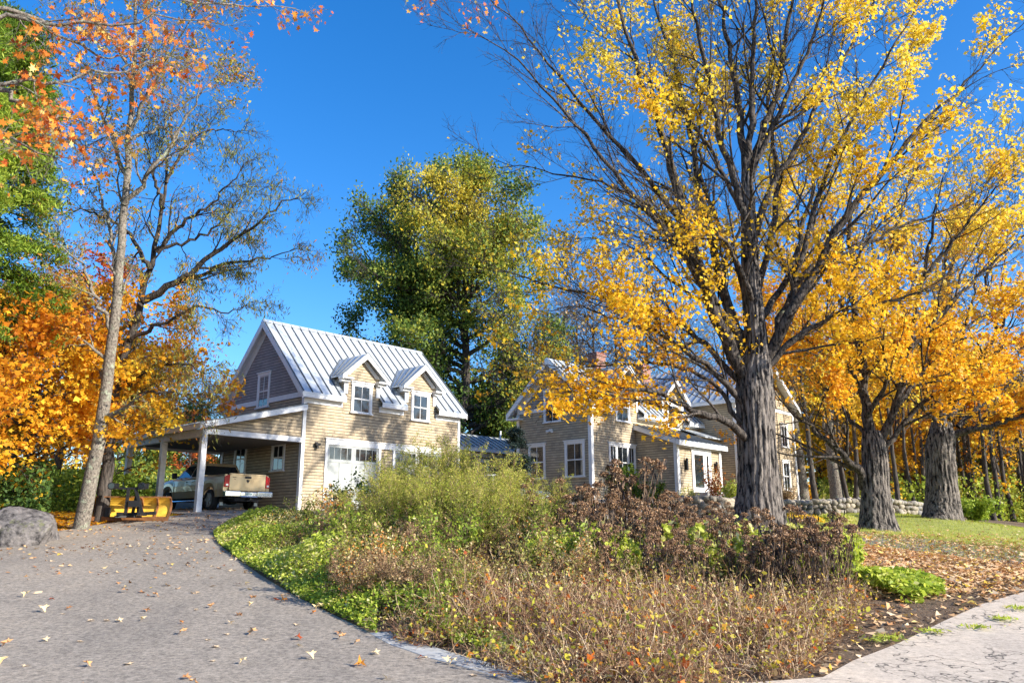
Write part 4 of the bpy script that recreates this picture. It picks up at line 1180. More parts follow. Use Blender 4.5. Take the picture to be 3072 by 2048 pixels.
M['leaf_red'] = mat_leaf('red and orange maple leaves', [(0, (.30, .05, .015)), (.35, (.55, .11, .02)), (.6, (.75, .24, .03)), (.85, (.82, .42, .06)), (1, (.70, .60, .22))], .42)
M['leaf_green'] = mat_leaf('yellowing green leaves', [(0, (.06, .12, .025)), (.45, (.16, .24, .04)), (.75, (.34, .36, .045)), (1, (.58, .46, .05))], .4)
M['leaf_sparse'] = mat_leaf('olive and rust leaves', [(0, (.16, .18, .04)), (.45, (.32, .32, .06)), (.7, (.50, .30, .05)), (1, (.60, .20, .03))], .4)
M['needle'] = mat_leaf('hemlock needles', [(0, (.06, .12, .012)), (.5, (.18, .28, .025)), (1, (.40, .46, .05))], .35)
M['leaf_lime'] = mat_leaf('lime green leaves', [(0, (.16, .24, .03)), (.5, (.38, .48, .05)), (.85, (.62, .64, .10)), (1, (.74, .68, .30))], .45)
M['leaf_dark'] = mat_leaf('shrivelled dark leaves', [(0, (.022, .015, .016)), (.6, (.065, .044, .036)), (1, (.20, .135, .09))], .12)
M['leaf_tan'] = mat_leaf('dry tan leaves', [(0, (.16, .08, .045)), (.5, (.42, .27, .13)), (.85, (.66, .50, .25)), (1, (.74, .64, .38))], .3)
M['leaf_litter'] = mat_leaf('fallen leaves', [(0, (.26, .09, .035)), (.3, (.50, .25, .10)), (.6, (.68, .44, .23)), (.85, (.78, .60, .38)), (1, (.82, .56, .08))], .12, .7)
M['straw'] = mat_leaf('dry stems', [(0, (.15, .085, .05)), (.6, (.40, .27, .16)), (1, (.66, .52, .34))], .1)
M['seed'] = mat_plain('brown seed heads', (.24, .135, .075), .95, var=.5, sc=14, bmp=.6)

# ================================================================== the three big maples
def big_maple(label, base_px, Y, tr_pts, tr_r, limbs, leafmat, dens, seed, nleaf_keep=1.0, leafsize=.105, counts=(13, 7, 6), flare=.55, val=None):
    rng = np.random.default_rng(seed)
    b0 = atY(base_px[0], base_px[1], Y); b0[2] = float(H(b0[0], b0[1])) 
    root = empty('maple_tree', b0, 0, label, 'tree')
    tp_ = dpx(tr_pts, Y, Y); tp_[0] = b0 + np.array([0, 0, -.25])
    trunk_mesh('trunk', tp_, tr_r, M['bark_maple'], root, b0, rng, n=128, flare=flare, ridges=.17, k=260)
    K = 26
    LP = []; LR = []
    for pts, (Y0, Y1), (r0, r1) in limbs:
        P = resample(dpx(pts, Y0, Y1), K, .035, rng)
        L_ = np.linalg.norm(np.diff(P, axis=0), axis=1).sum()
        LP.append(P); LR.append(r0 * (1 - np.linspace(0, 1, K) ** .8) + r1)
    LP = np.array(LP); LR = np.array(LR)
    LR *= .78 * (1 + .05 * rng.normal(size=LR.shape))
    wood_mesh('limb', [(LP, LR, 14)], M['bark_limb'], root, b0)
    c1, r1 = sprout(LP, LR, counts[0], 3.3, .52, 9, rng, trop=.04, tmin=.12, rf=.5, wob=.10, rmin=.011)
    c2, r2 = sprout(c1, r1, counts[1], 1.4, .55, 7, rng, trop=.05, tmin=.12, rf=.6, wob=.16, rmin=.007)
    c3, r3 = sprout(c2, r2, counts[2], .55, .6, 5, rng, trop=.03, tmin=.2, rf=.6, wob=.2, rmin=.0045)
    c0x, r0x = sprout(LP, LR, 10, .8, .8, 5, rng, trop=.1, tmin=.3, rf=.25, wob=.2, rmin=.006)
    wood_mesh('branch', [(c1, r1, 6), (c2, r2, 4), (c3, r3, 3), (c0x, r0x, 4)], M['bark_limb'], root, b0)
    # leaves on the twigs, denser in some clumps
    tw = np.concatenate([c3[:, 1:].reshape(-1, 3), c2[:, 3:].reshape(-1, 3), c0x[:, 2:].reshape(-1, 3)])
    rep = 3
    Pl = np.repeat(tw, rep, 0) + rng.normal(0, .11, (len(tw) * rep, 3)) * np.array([1, 1, .7])
    pr = dens(Pl)
    keep = rng.random(len(Pl)) < pr * nleaf_keep
    Pl = Pl[keep]
    v = val(Pl, rng) if val else None
    leaf_mesh('leaves', Pl, leafsize, 'star', leafmat, rng, root, b0, val=v, up=.5, hang=.5)
    print(label[:30], 'leaves', len(Pl), 'twigs', len(c3))
    return root, b0

def dens_a(P):
    u, v = proj(P); u = u / DS; v = v / DS
    c = clump(P, 1.5, 1); f = clump(P, .7, 2)
    d = 1 / (1 + np.exp(-(c * 3.6 + f * 2.4 - 1.7)))
    left = np.clip((u - 1180) / 420, 0, 1) ; up = np.clip((v + 100) / 500, .3, 1)
    bare = np.clip((u - 1130) / 330 + (v - 420) / 900, .02, 1)
    near_axis = np.exp(-((u - 1500) ** 2 / 110 ** 2 + (v - 120) ** 2 / 160 ** 2)) * .8
    right = np.where(u > 1760, .9, .62)
    low = np.where((v > 880) & (u < 1690) & (u > 1230), .8, 0) * np.exp(-((v - 950) / 60.) ** 2)
    right = right * np.where((u < 1500) & (v > 770) & (v < 850), .5, 1)
    core = 1 - .85 * np.exp(-((u - 1725) ** 2 / 70 ** 2)) * (v < 700)
    return np.clip(d * (right * bare + near_axis + low) * core, 0, 1)
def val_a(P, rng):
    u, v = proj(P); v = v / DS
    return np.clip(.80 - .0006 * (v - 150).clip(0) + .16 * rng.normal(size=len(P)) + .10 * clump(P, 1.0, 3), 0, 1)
limbs_a = [
 ([(1735, 900), (1700, 850), (1660, 770), (1630, 680), (1600, 600), (1575, 500), (1555, 420), (1520, 300), (1470, 180), (1440, 80), (1415, -20), (1400, -140)], (22, 20.5), (.26, .02)),
 ([(1730, 880), (1690, 780), (1655, 650), (1630, 540), (1610, 440), (1590, 330), (1560, 200), (1530, 100), (1500, 0), (1480, -130)], (22, 24), (.20, .02)),
 ([(1735, 640), (1720, 560), (1690, 420), (1660, 330), (1640, 240), (1620, 150), (1600, 60), (1585, -60), (1580, -160)], (22, 21), (.17, .02)),
 ([(1690, 760), (1640, 690), (1560, 570), (1480, 470), (1380, 360), (1300, 260), (1220, 170), (1150, 100), (1060, 60)], (22, 19.5), (.15, .008)),
 ([(1650, 700), (1600, 610), (1500, 480), (1420, 430), (1300, 400), (1200, 380), (1120, 395)], (21.5, 23), (.11, .008)),
 ([(1620, 640), (1575, 520), (1500, 420), (1420, 330), (1330, 240), (1260, 150), (1200, 60), (1130, 0), (1060, -60)], (22, 20.5), (.13, .008)),
 ([(1720, 900), (1680, 860), (1600, 770), (1520, 720), (1400, 690), (1300, 660), (1200, 640), (1100, 590)], (22, 22.5), (.13, .008)),
 ([(1725, 950), (1690, 900), (1630, 850), (1560, 790), (1480, 750), (1400, 730), (1330, 700), (1240, 712)], (22, 20), (.13, .008)),
 ([(1720, 1010), (1690, 985), (1660, 960), (1600, 950), (1540, 910), (1460, 890), (1380, 910), (1300, 880), (1260, 850)], (21.8, 19.5), (.15, .010)),
 ([(1725, 1000), (1680, 940), (1650, 890), (1590, 850), (1520, 830), (1430, 838), (1320, 845), (1240, 835)], (21.8, 22.3), (.10, .008)),
 ([(1740, 860), (1770, 800), (1800, 740), (1860, 640), (1900, 560), (1960, 470), (2040, 380), (2120, 280), (2230, 180), (2320, 80)], (22, 20.5), (.22, .012)),
 ([(1740, 870), (1790, 810), (1840, 765), (1900, 735), (1960, 705), (2060, 690), (2160, 650)], (22, 21), (.15, .010)),
 ([(1735, 540), (1745, 470), (1790, 400), (1850, 300), (1900, 200), (1960, 100), (2010, 0), (2050, -120)], (22, 23), (.14, .012)),
 ([(1780, 790), (1815, 700), (1850, 560), (1880, 440), (1930, 330), (1990, 220), (2050, 110), (2120, 0), (2160, -90)], (22, 23.5), (.14, .012)),
 ([(1722, 420), (1745, 350), (1790, 260), (1840, 150), (1880, 50), (1910, -60), (1930, -160)], (22, 21), (.12, .015)),
 ([(1715, 400), (1705, 300), (1690, 200), (1670, 100), (1655, 0), (1640, -140)], (22, 22.5), (.14, .03)),
 ([(1718, 400), (1725, 300), (1728, 200), (1730, 100), (1738, 0), (1742, -150)], (22, 21.6), (.13, .03)),
 ([(1722, 400), (1745, 320), (1785, 220), (1800, 120), (1820, 0), (1840, -140)], (22, 22.8), (.14, .03)),
 ([(1735, 700), (1770, 560), (1790, 420), (1760, 250), (1780, 100), (1770, -60)], (22, 26), (.14, .015)),
 ([(1730, 760), (1700, 620), (1640, 500), (1600, 380), (1640, 220), (1600, 60)], (22, 25.5), (.13, .015)),
 ([(1740, 740), (1810, 640), (1850, 500), (1890, 330), (1960, 250), (2060, 180)], (22, 26), (.13, .012)),
 ([(1730, 800), (1680, 730), (1560, 660), (1480, 590), (1430, 560), (1350, 545)], (22, 25), (.11, .010)),
 ([(1735, 720), (1700, 610), (1660, 540), (1590, 500), (1500, 560), (1450, 600)], (22, 18.5), (.09, .010)),
 ([(1760, 820), (1800, 700), (1870, 600), (1960, 580), (2060, 520), (2180, 480), (2300, 420)], (22, 23), (.13, .010)),
 ([(1700, 480), (1660, 400), (1610, 300), (1540, 230), (1460, 150), (1380, 70), (1300, 0)], (22, 22.5), (.09, .008)),
]
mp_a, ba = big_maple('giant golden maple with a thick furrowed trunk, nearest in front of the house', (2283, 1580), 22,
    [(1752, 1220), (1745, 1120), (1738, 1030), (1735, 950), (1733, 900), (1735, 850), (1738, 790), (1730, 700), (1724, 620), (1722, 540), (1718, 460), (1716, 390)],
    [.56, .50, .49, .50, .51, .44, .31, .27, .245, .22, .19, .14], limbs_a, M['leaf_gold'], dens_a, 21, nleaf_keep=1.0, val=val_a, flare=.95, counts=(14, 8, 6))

def dens_b(P):
    u, v = proj(P); u = u / DS; v = v / DS
    d = 1 / (1 + np.exp(-(clump(P, 1.3, 4) * 2.8 + clump(P, .6, 2) * 1.3 - .75)))
    return np.clip(d * np.where(v < 560, .60, .90), 0, 1)
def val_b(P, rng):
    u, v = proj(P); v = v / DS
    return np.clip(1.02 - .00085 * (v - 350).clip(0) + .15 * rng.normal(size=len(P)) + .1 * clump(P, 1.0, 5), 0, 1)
limbs_b = [
 ([(1985, 1120), (1975, 1080), (1930, 1040), (1890, 1000), (1850, 975), (1800, 930), (1770, 880)], (28, 26), (.20, .012)),
 ([(2005, 1030), (1985, 900), (1970, 760), (1962, 640), (1950, 520), (1955, 400), (1970, 280)], (28, 28.5), (.24, .02)),
 ([(2015, 1040), (2060, 930), (2090, 800), (2120, 640), (2150, 480), (2180, 360)], (28, 27), (.20, .015)),
 ([(2010, 1060), (2070, 980), (2120, 920), (2200, 880), (2280, 860), (2380, 850)], (28, 27), (.15, .012)),
 ([(1975, 820), (1930, 700), (1880, 620), (1840, 560), (1800, 480), (1780, 420)], (28, 29), (.13, .012)),
 ([(1968, 760), (2030, 640), (2060, 520), (2090, 420), (2150, 300)], (28, 30), (.13, .012)),
 ([(1985, 900), (1940, 830), (1890, 800), (1830, 770), (1790, 720)], (28, 26), (.11, .012)),
 ([(1990, 960), (2040, 880), (2020, 760), (2040, 660)], (28, 25), (.12, .012)),
 ([(2060, 930), (2150, 820), (2230, 740), (2330, 700)], (28, 29), (.12, .012)),
 ([(2090, 800), (2180, 700), (2260, 620), (2350, 540), (2420, 480)], (27.5, 28), (.12, .012)),
 ([(2000, 1000), (1950, 960), (1910, 900), (1870, 870), (1820, 850)], (28, 30), (.10, .012)),
 ([(1962, 640), (1900, 540), (1880, 420), (1860, 340)], (28, 27.5), (.10, .012)),
 ([(2120, 640), (2200, 540), (2280, 440), (2360, 380)], (27.3, 26), (.10, .012)),
]
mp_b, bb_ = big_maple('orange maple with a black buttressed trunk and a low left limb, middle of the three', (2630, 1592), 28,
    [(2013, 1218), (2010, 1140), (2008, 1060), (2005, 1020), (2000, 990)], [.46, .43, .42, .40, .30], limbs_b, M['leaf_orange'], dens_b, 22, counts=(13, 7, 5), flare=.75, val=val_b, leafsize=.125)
limbs_c = [
 ([(2170, 1000), (2160, 950), (2145, 850), (2150, 740), (2170, 620), (2190, 500)], (34, 34), (.26, .02)),
 ([(2185, 1000), (2230, 985), (2280, 980), (2352, 950), (2440, 900)], (34, 32.5), (.20, .015)),
 ([(2180, 960), (2230, 860), (2290, 760), (2360, 640), (2400, 520)], (34, 35), (.17, .012)),
 ([(2165, 980), (2110, 930), (2060, 900), (2010, 880)], (34, 33), (.13, .012)),
 ([(2150, 860), (2090, 760), (2060, 660), (2050, 560)], (34, 36), (.13, .012)),
 ([(2160, 900), (2210, 780), (2240, 660), (2250, 560)], (34, 31), (.13, .012)),
 ([(2200, 980), (2290, 900), (2380, 850), (2470, 820)], (34, 36), (.12, .012)),
 ([(2240, 840), (2330, 780), (2430, 740), (2500, 700)], (34, 34), (.12, .012)),
 ([(2160, 700), (2200, 560), (2260, 430), (2330, 330)], (34, 34), (.12, .012)),
 ([(2290, 760), (2260, 650), (2300, 560), (2340, 450)], (34.5, 32), (.10, .012)),
]
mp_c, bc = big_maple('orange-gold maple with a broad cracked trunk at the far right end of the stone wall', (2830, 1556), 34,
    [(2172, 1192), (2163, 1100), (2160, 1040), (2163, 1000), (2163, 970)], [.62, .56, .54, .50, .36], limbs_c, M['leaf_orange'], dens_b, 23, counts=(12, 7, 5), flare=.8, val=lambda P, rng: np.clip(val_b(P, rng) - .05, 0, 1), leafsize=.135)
# ================================================================== other trees
def crown_tree(name, label, group, base, lines, barkm, leafm, seed, counts=(10, 6, 5), L=(2.2, 1.0, .45), leafsize=.12, shape='oval', keep=.5, rep=3, val=None, dens=None,
               trunk_n=14, trop=.05, ang=.7, hang=.6, spread=.1, rmin=(.012, .007, .0045), up=.5, cat='tree', K=18, barkt=None, tmin=.12, jit=.05):
    """lines: list of (points (world), r0, r1); the first is the trunk"""
    rng = np.random.default_rng(seed)
    base = np.array(base, float)
    root = empty(name, base, 0, label, cat, group)
    P = np.array([resample(p, K, jit if i else jit * .5, rng) for i, (p, a, b_) in enumerate(lines)])
    R = np.array([a * (1 - np.linspace(0, 1, K) ** .85) + b_ for p, a, b_ in lines])
    wood_mesh('trunk', [(P[:1], R[:1], 20)], barkt or barkm, root, base)
    parts = []
    if len(P) > 1: wood_mesh('limb', [(P[1:], R[1:], 10)], barkm, root, base)
    c1, r1 = sprout(P, R, counts[0], L[0], ang, 8, rng, trop=trop, tmin=tmin, rf=.5, wob=.15, rmin=rmin[0])
    c2, r2 = sprout(c1, r1, counts[1], L[1], .65, 6, rng, trop=trop * .6, tmin=.12, rf=.6, wob=.2, rmin=rmin[1])
    parts = [(c1, r1, 6), (c2, r2, 4)]
    src = c2[:, 2:].reshape(-1, 3)
    if len(counts) > 2 and counts[2]:
        c3, r3 = sprout(c2, r2, counts[2], L[2], .65, 4, rng, trop=0, tmin=.2, rf=.6, wob=.2, rmin=rmin[2])
        parts.append((c3, r3, 3)); src = np.concatenate([c3[:, 1:].reshape(-1, 3), c2[:, 3:].reshape(-1, 3)])
    wood_mesh('branch', parts, barkm, root, base)
    Pl = np.repeat(src, rep, 0) + rng.normal(0, spread, (len(src) * rep, 3))
    pr = dens(Pl) if dens else 1 / (1 + np.exp(-(clump(Pl, 1.6, seed % 7) * 2.2)))
    Pl = Pl[rng.random(len(Pl)) < pr * keep]
    v = val(Pl, rng) if val else np.clip(.5 + .22 * rng.normal(size=len(Pl)) + .25 * clump(Pl, .8, 3), 0, 1)
    if len(Pl): leaf_mesh('leaves', Pl, leafsize, shape, leafm, rng, root, base, val=v, up=up, hang=hang)
    print(name, 'leaves', len(Pl))
    return root

def gz(px, py, Y):
    p = atY(px, py, Y); p[2] = float(H(p[0], p[1])) - .05; return p

# leaning pale tree at the left of the drive, and the forked olive one behind it
b1 = gz(244, 1566, 24.5)
T1 = dpx([(187, 1200), (215, 1080), (240, 930), (262, 770), (275, 620), (287, 460), (300, 300), (308, 150), (313, 30), (316, -90)], 24.5, 23); T1[0] = b1
olive = lambda P, rng: np.clip(.35 + .25 * rng.normal(size=len(P)) + .2 * clump(P, .8, 3), 0, 1)
crown_tree('leaning_tree', 'tall leaning tree with pale lichen-spotted trunk beside the snow plow', 'tall thin trees at the left of the drive', b1, [
    (T1, .20, .03),
    (dpx([(262, 770), (225, 700), (190, 600), (130, 560), (90, 520)], 24, 22.5), .07, .01),
    (dpx([(285, 470), (330, 420), (380, 340), (440, 250), (480, 160)], 23.6, 23), .08, .01),
    (dpx([(290, 420), (270, 330), (230, 260), (200, 160), (150, 60)], 23.6, 24), .07, .01),
    (dpx([(300, 300), (340, 220), (380, 130), (430, 60), (470, 10)], 23.3, 22), .06, .008),
    (dpx([(275, 640), (250, 540), (235, 450), (205, 380), (180, 320)], 24, 24.5), .07, .01),
    (dpx([(306, 200), (330, 120), (350, 40), (370, -50)], 23.2, 24), .06, .01),
    (dpx([(306, 180), (260, 100), (220, 30), (190, -60)], 23.2, 22), .05, .01),
    (dpx([(300, 320), (360, 290), (420, 240), (500, 190), (560, 150)], 23.2, 24.5), .05, .008),
    ], M['bark_grey'], M['leaf_sparse'], 31, counts=(12, 7, 5), L=(1.7, .85, .4), leafsize=.09, shape='oval', keep=.50, rep=3, val=lambda P, rng: np.clip(.55 + .3 * rng.normal(size=len(P)), 0, 1), K=22, hang=.7)
b2 = gz(300, 1552, 26.5)
T2 = dpx([(225, 1190), (250, 1040), (262, 900), (292, 790), (328, 680), (355, 570), (376, 470), (382, 400), (388, 330)], 26.5, 26); T2[0] = b2
crown_tree('forked_tree', 'dark forked tree with long drooping limbs reaching over the carport', 'tall thin trees at the left of the drive', b2, [
    (T2, .20, .03),
    (dpx([(330, 690), (400, 655), (470, 600), (520, 560), (600, 510), (650, 460), (705, 440)], 26, 25), .13, .01),
    (dpx([(320, 700), (380, 660), (440, 640), (540, 600), (620, 590), (700, 570)], 26, 26.5), .10, .008),
    (dpx([(376, 480), (350, 400), (335, 330), (330, 300)], 26, 25), .07, .01),
    (dpx([(360, 580), (430, 500), (490, 470), (530, 420), (570, 370)], 26, 25.2), .08, .01),
    (dpx([(345, 620), (300, 540), (250, 500), (180, 480), (100, 500)], 26, 27), .08, .01),
    (dpx([(262, 900), (330, 850), (400, 830), (460, 850), (520, 860)], 26.4, 25.2), .07, .008),
    (dpx([(255, 950), (320, 900), (400, 900), (470, 930), (500, 960)], 26.4, 27), .06, .008),
    (dpx([(300, 780), (380, 740), (450, 700), (530, 720), (590, 690)], 26.2, 24.8), .07, .008),
    (dpx([(382, 420), (420, 340), (470, 300), (530, 290), (560, 310)], 26, 26), .06, .008),
    (dpx([(270, 860), (200, 800), (140, 780), (80, 790)], 26.4, 27), .06, .008),
    (dpx([(355, 570), (420, 560), (500, 520), (560, 440), (610, 420)], 26, 27), .06, .008),
    ], M['bark_dark'], M['leaf_sparse'], 32, counts=(11, 7, 6), L=(1.7, .85, .4), leafsize=.14, shape='lance', keep=.40, rep=3, val=lambda P, rng: np.clip(.30 + .25 * rng.normal(size=len(P)) + .25 * clump(P, 1, 3), 0, 1), K=22, hang=1.4, trop=-.02,
    dens=lambda P: 1 / (1 + np.exp(-(clump(P, 1.3, 2) * 2 + (np.minimum(proj(P)[1] / DS, 700) - 480) / 140 - (proj(P)[1] / DS - 760).clip(0) / 60))))

# large green-and-gold tree behind the garage
b3 = gz(1330, 1420, 52)
def cen(pts, a=52, b_=52): return dpx(pts, a, b_)
T3 = cen([(1075, 1120), (1072, 900), (1068, 760), (1066, 640), (1060, 520), (1055, 430)]); T3[0] = b3
L3 = [(T3, .45, .03)]
rs3 = np.random.default_rng(5)
for (sx, sy, ex, ey) in [(1066, 620, 870, 520), (1064, 560, 930, 430), (1062, 500, 1090, 400), (1064, 600, 1190, 500), (1066, 680, 820, 600), (1070, 960, 830, 800), (1070, 1000, 900, 930), (1068, 860, 930, 760), (1068, 780, 1150, 680), (1070, 960, 1240, 850), (1066, 740, 900, 620), (1062, 520, 1000, 430), (1068, 840, 1060, 700), (1066, 700, 1040, 560), (1070, 900, 800, 740), (1070, 850, 830, 620), (1068, 800, 800, 520), (1066, 760, 850, 470), (1064, 700, 900, 450), (1062, 640, 960, 420), (1070, 880, 1250, 760), (1068, 820, 1230, 640),
                         (1066, 740, 1220, 520), (1064, 660, 1190, 450), (1060, 600, 1130, 410), (1058, 560, 1010, 400), (1072, 960, 900, 860), (1072, 980, 1230, 900), (1070, 920, 1150, 800), (1066, 720, 1000, 560), (1066, 820, 960, 700), (1064, 700, 1120, 560), (1070, 900, 1010, 780),
                         (1072, 1000, 1180, 860), (1072, 1010, 980, 900), (1070, 940, 1270, 840)]:
    dy = rs3.uniform(-4, 4)
    m_ = ((sx + ex) / 2 + (ex - sx) * .1, (sy + ey) / 2 + 25)
    L3.append((cen([(sx, sy), m_, (ex, ey)], 52, 52 + dy), .16, .012))
def val_c(P, rng):
    u, v = proj(P); u = u / DS; v = v / DS
    return np.clip(.44 + .0005 * (u - 1000) - .0002 * (v - 600) + .2 * rng.normal(size=len(P)) + .28 * clump(P, .45, 3), 0, 1)
crown_tree('willow_like_tree', 'large green and gold tree rising behind the garage roof', None, b3, L3, M['bark_dark'], M['leaf_green'], 33,
           counts=(12, 7, 5), L=(2.5, 1.4, .8), leafsize=.19, shape='oval', keep=.72, rep=6, val=val_c, hang=.8, spread=.34, rmin=(.03, .018, .01), K=20, trop=-.02, dens=lambda P: 1 / (1 + np.exp(-(clump(P, .75, 2) * 2.4 + clump(P, 2.2, 4) * 2.0 - .1))))

# the near maple whose branches hang into the top left corner (its stem is outside the picture)
b4 = np.array([-11.5, 10.0, float(H(-11.5, 10.0))])
T4 = np.array([b4, b4 + (0.1, .1, 3), b4 + (.2, .2, 6), b4 + (.4, .2, 9), b4 + (.6, .3, 12)])
L4 = [(T4, .28, .04)]
for pts, a, b_ in [([(-260, 330), (-60, 210), (60, 186), (180, 176), (300, 160), (420, 130)], 10, 11.5), ([(-260, 200), (-60, 40), (100, 60), (240, 60), (380, 40), (520, 60)], 10, 11),
                   ([(-260, 400), (-60, 300), (60, 330), (160, 380)], 10, 10.5), ([(-240, 120), (0, -60), (200, -30), (400, 0), (560, 10), (680, 20)], 10, 12.5), ([(-60, 180), (60, 230), (150, 300), (260, 360)], 10.4, 11.2),
                   ([(-200, 0), (60, 20), (160, 100), (260, 140), (340, 120)], 10, 11.8), ([(400, -60), (700, -100), (1000, -60), (1110, -10)], 12, 14)]:
    L4.append((dpx(pts, a, b_), .045, .006))
crown_tree('overhanging_maple', 'near maple with large orange leaves hanging into the top left corner', None, b4, L4, M['bark_grey'], M['leaf_red'], 34,
           counts=(11, 6, 4), L=(.95, .5, .25), leafsize=.086, shape='maple', keep=.50, rep=1, hang=.9, spread=.08, rmin=(.006, .004, .003), K=16, trop=-.03, tmin=.35,
           dens=lambda P: 1 / (1 + np.exp(-(clump(P, 3, 2) * 3))), val=lambda P, rng: np.clip(.62 + .2 * rng.normal(size=len(P)), 0, 1))

# hemlock filling the left edge
def conifer(label, base, h, r, seed, leafm, n=60, dens=34, size=.16, cat='tree', name='hemlock_tree', group=None, bark=None, hang=.6, tlo=0.0):
    rng = np.random.default_rng(seed); base = np.array(base, float)
    root = empty(name, base, 0, label, cat, group)
    K = 12
    T = np.stack([np.linspace(0, rng.normal(0, .15), K), np.linspace(0, rng.normal(0, .15), K), np.linspace(-.2, h, K)], 1)[None] + base
    TR = np.linspace(h * .018 + .02, .015, K)[None]
    wood_mesh('trunk', [(T, TR, 12)], bark or M['bark_dark'], root, base)
    t = tlo + (1 - tlo) * rng.random(n) ** .85 * .97; z = t * h; ln = r * (1 - t) ** .8 * rng.uniform(.7, 1.1, n) + .15
    z = z + h * .03
    a = rng.uniform(0, 2 * np.pi, n)
    P = np.empty((n, 8, 3)); s = np.linspace(0, 1, 8)
    P[:, :, 0] = base[0] + np.cos(a)[:, None] * ln[:, None] * s; P[:, :, 1] = base[1] + np.sin(a)[:, None] * ln[:, None] * s
    P[:, :, 2] = base[2] + z[:, None] + ln[:, None] * (.18 * s - .42 * s ** 2)[None]
    R = (.012 + .012 * ln)[:, None] * np.linspace(1, .2, 8)[None]
    c2, r2 = sprout(P, R, max(6, int(r * 4)), r * .30, .9, 5, rng, trop=-.06, tmin=.15, rf=.5, wob=.12, rmin=.004, lend=.6, plane=.25)
    wood_mesh('branch', [(P, R, 5), (c2, r2, 3)], bark or M['bark_dark'], root, base)
    src = np.concatenate([c2.reshape(-1, 3), P[:, 3:].reshape(-1, 3)])
    k = max(1, int(dens))
    Pl = np.repeat(src, k, 0) + rng.normal(0, size * .8, (len(src) * k, 3)) * np.array([1, 1, .55])
    v = np.clip(.45 + .25 * rng.normal(size=len(Pl)) + .25 * clump(Pl, 1.2, 4), 0, 1)
    dirs = unit(Pl - (base + np.array([0, 0, 1]) * 0) * np.array([1, 1, 0]) - np.array([0, 0, 1]) * Pl[:, 2:3]) if False else None
    leaf_mesh('needles', Pl, size, 'lance', leafm, rng, root, base, val=v, up=.5, hang=hang)
    print(name, 'needles', len(Pl))
    return root
hb = np.array([-13.6, 17.0, 0]); hb[2] = float(H(hb[0], hb[1]))
conifer('tall dark green hemlock filling the left edge of the view', hb, 18, 3.2, 41, M['needle'], n=140, dens=26, size=.115, tlo=.33)
hb = np.array([-15.4, 22.5, 0]); hb[2] = float(H(hb[0], hb[1]))
conifer('second hemlock standing behind the tall one at the left edge', hb, 16, 3.1, 42, M['needle'], n=100, dens=14, size=.15, tlo=.32)
sp = atY(1545, 1470, 37.6); sp[2] = float(H(sp[0], sp[1]))
conifer('small dark blue-green spruce against the house gable by the connecting wing', sp, 3.6, 1.15, 43, mat_leaf('dark spruce needles', [(0, (.008, .018, .018)), (1, (.035, .06, .045))], .1), n=46, dens=9, size=.13, name='spruce_tree', hang=.2)

# layered orange maples on the left
def small_maple(label, base, h, spread_r, leafm, seed, group=None, keep=.6, leafsize=.17, n=11, name='young_maple', val=None, counts=(8, 6, 4), shape='star', hang=.4, lean=(0, 0), bark=None):
    rng = np.random.default_rng(seed); base = np.array(base, float)
    T = np.array([base + np.array([lean[0] * t * h + rng.normal(0, .05), lean[1] * t * h, t * h]) for t in np.linspace(-.03, 1, 7)])
    L_ = [(T, h * .016 + .02, .012)]
    for k in range(n):
        t = .18 + .75 * (k + rng.random()) / n; a = rng.uniform(0, 6.28); ln = spread_r * (1 - .55 * t) * rng.uniform(.75, 1.15)
        s0 = base + np.array([lean[0] * t * h, lean[1] * t * h, t * h]); d = np.array([math.cos(a), math.sin(a), 0])
        L_.append((np.array([s0, s0 + d * ln * .5 + (0, 0, ln * .32), s0 + d * ln + (0, 0, ln * .48)]), .010 * h * .45 + .015, .006))
    sc = h / 8
    return crown_tree(name, label, group, base, L_, bark or M['bark_dark'], leafm, seed + 500, counts=counts, L=(1.9 * sc, .95 * sc, .5 * sc), leafsize=leafsize, shape=shape, keep=keep, rep=3, K=9, hang=hang, spread=.12 * sc ** .5 + .04, rmin=(.008, .006, .004),
                      val=val, trunk_n=8, trop=.02)
vo = lambda P, rng: np.clip(.55 + .2 * rng.normal(size=len(P)) + .35 * clump(P, .9, 3), 0, 1)
for k, (px, Y, h, sr, mt_, lab, vv, kp) in enumerate([
    (60, 26, 6.4, 4.8, 'leaf_orange', 'yellow-orange maple spreading in layers behind the boulder', .58, .85),
    (300, 31, 7.5, 4.6, 'leaf_orange', 'orange maple with low branches touching the carport roof corner', .50, .85),
    (-60, 24, 6.4, 4.4, 'leaf_orange', 'yellow maple at the far left edge behind the boulder', .42, .8),
    (150, 33, 9.6, 4.8, 'leaf_red', 'rust-red maple rising behind the leaning pale trunk', .40, .62),
    (20, 35, 9.5, 4.6, 'leaf_red', 'dark red maple between the hemlock and the leaning tree', .35, .5)]):
    p = gz(px, 1560, Y)
    small_maple(lab, p, h, sr, M[mt_], 60 + k, 'autumn maples left of the drive', keep=kp * .72, leafsize=.145, n=14, val=lambda P, rng, vv=vv: np.clip(vv + .2 * rng.normal(size=len(P)) + .28 * clump(P, .9, 3), 0, 1), counts=(9, 6, 4))

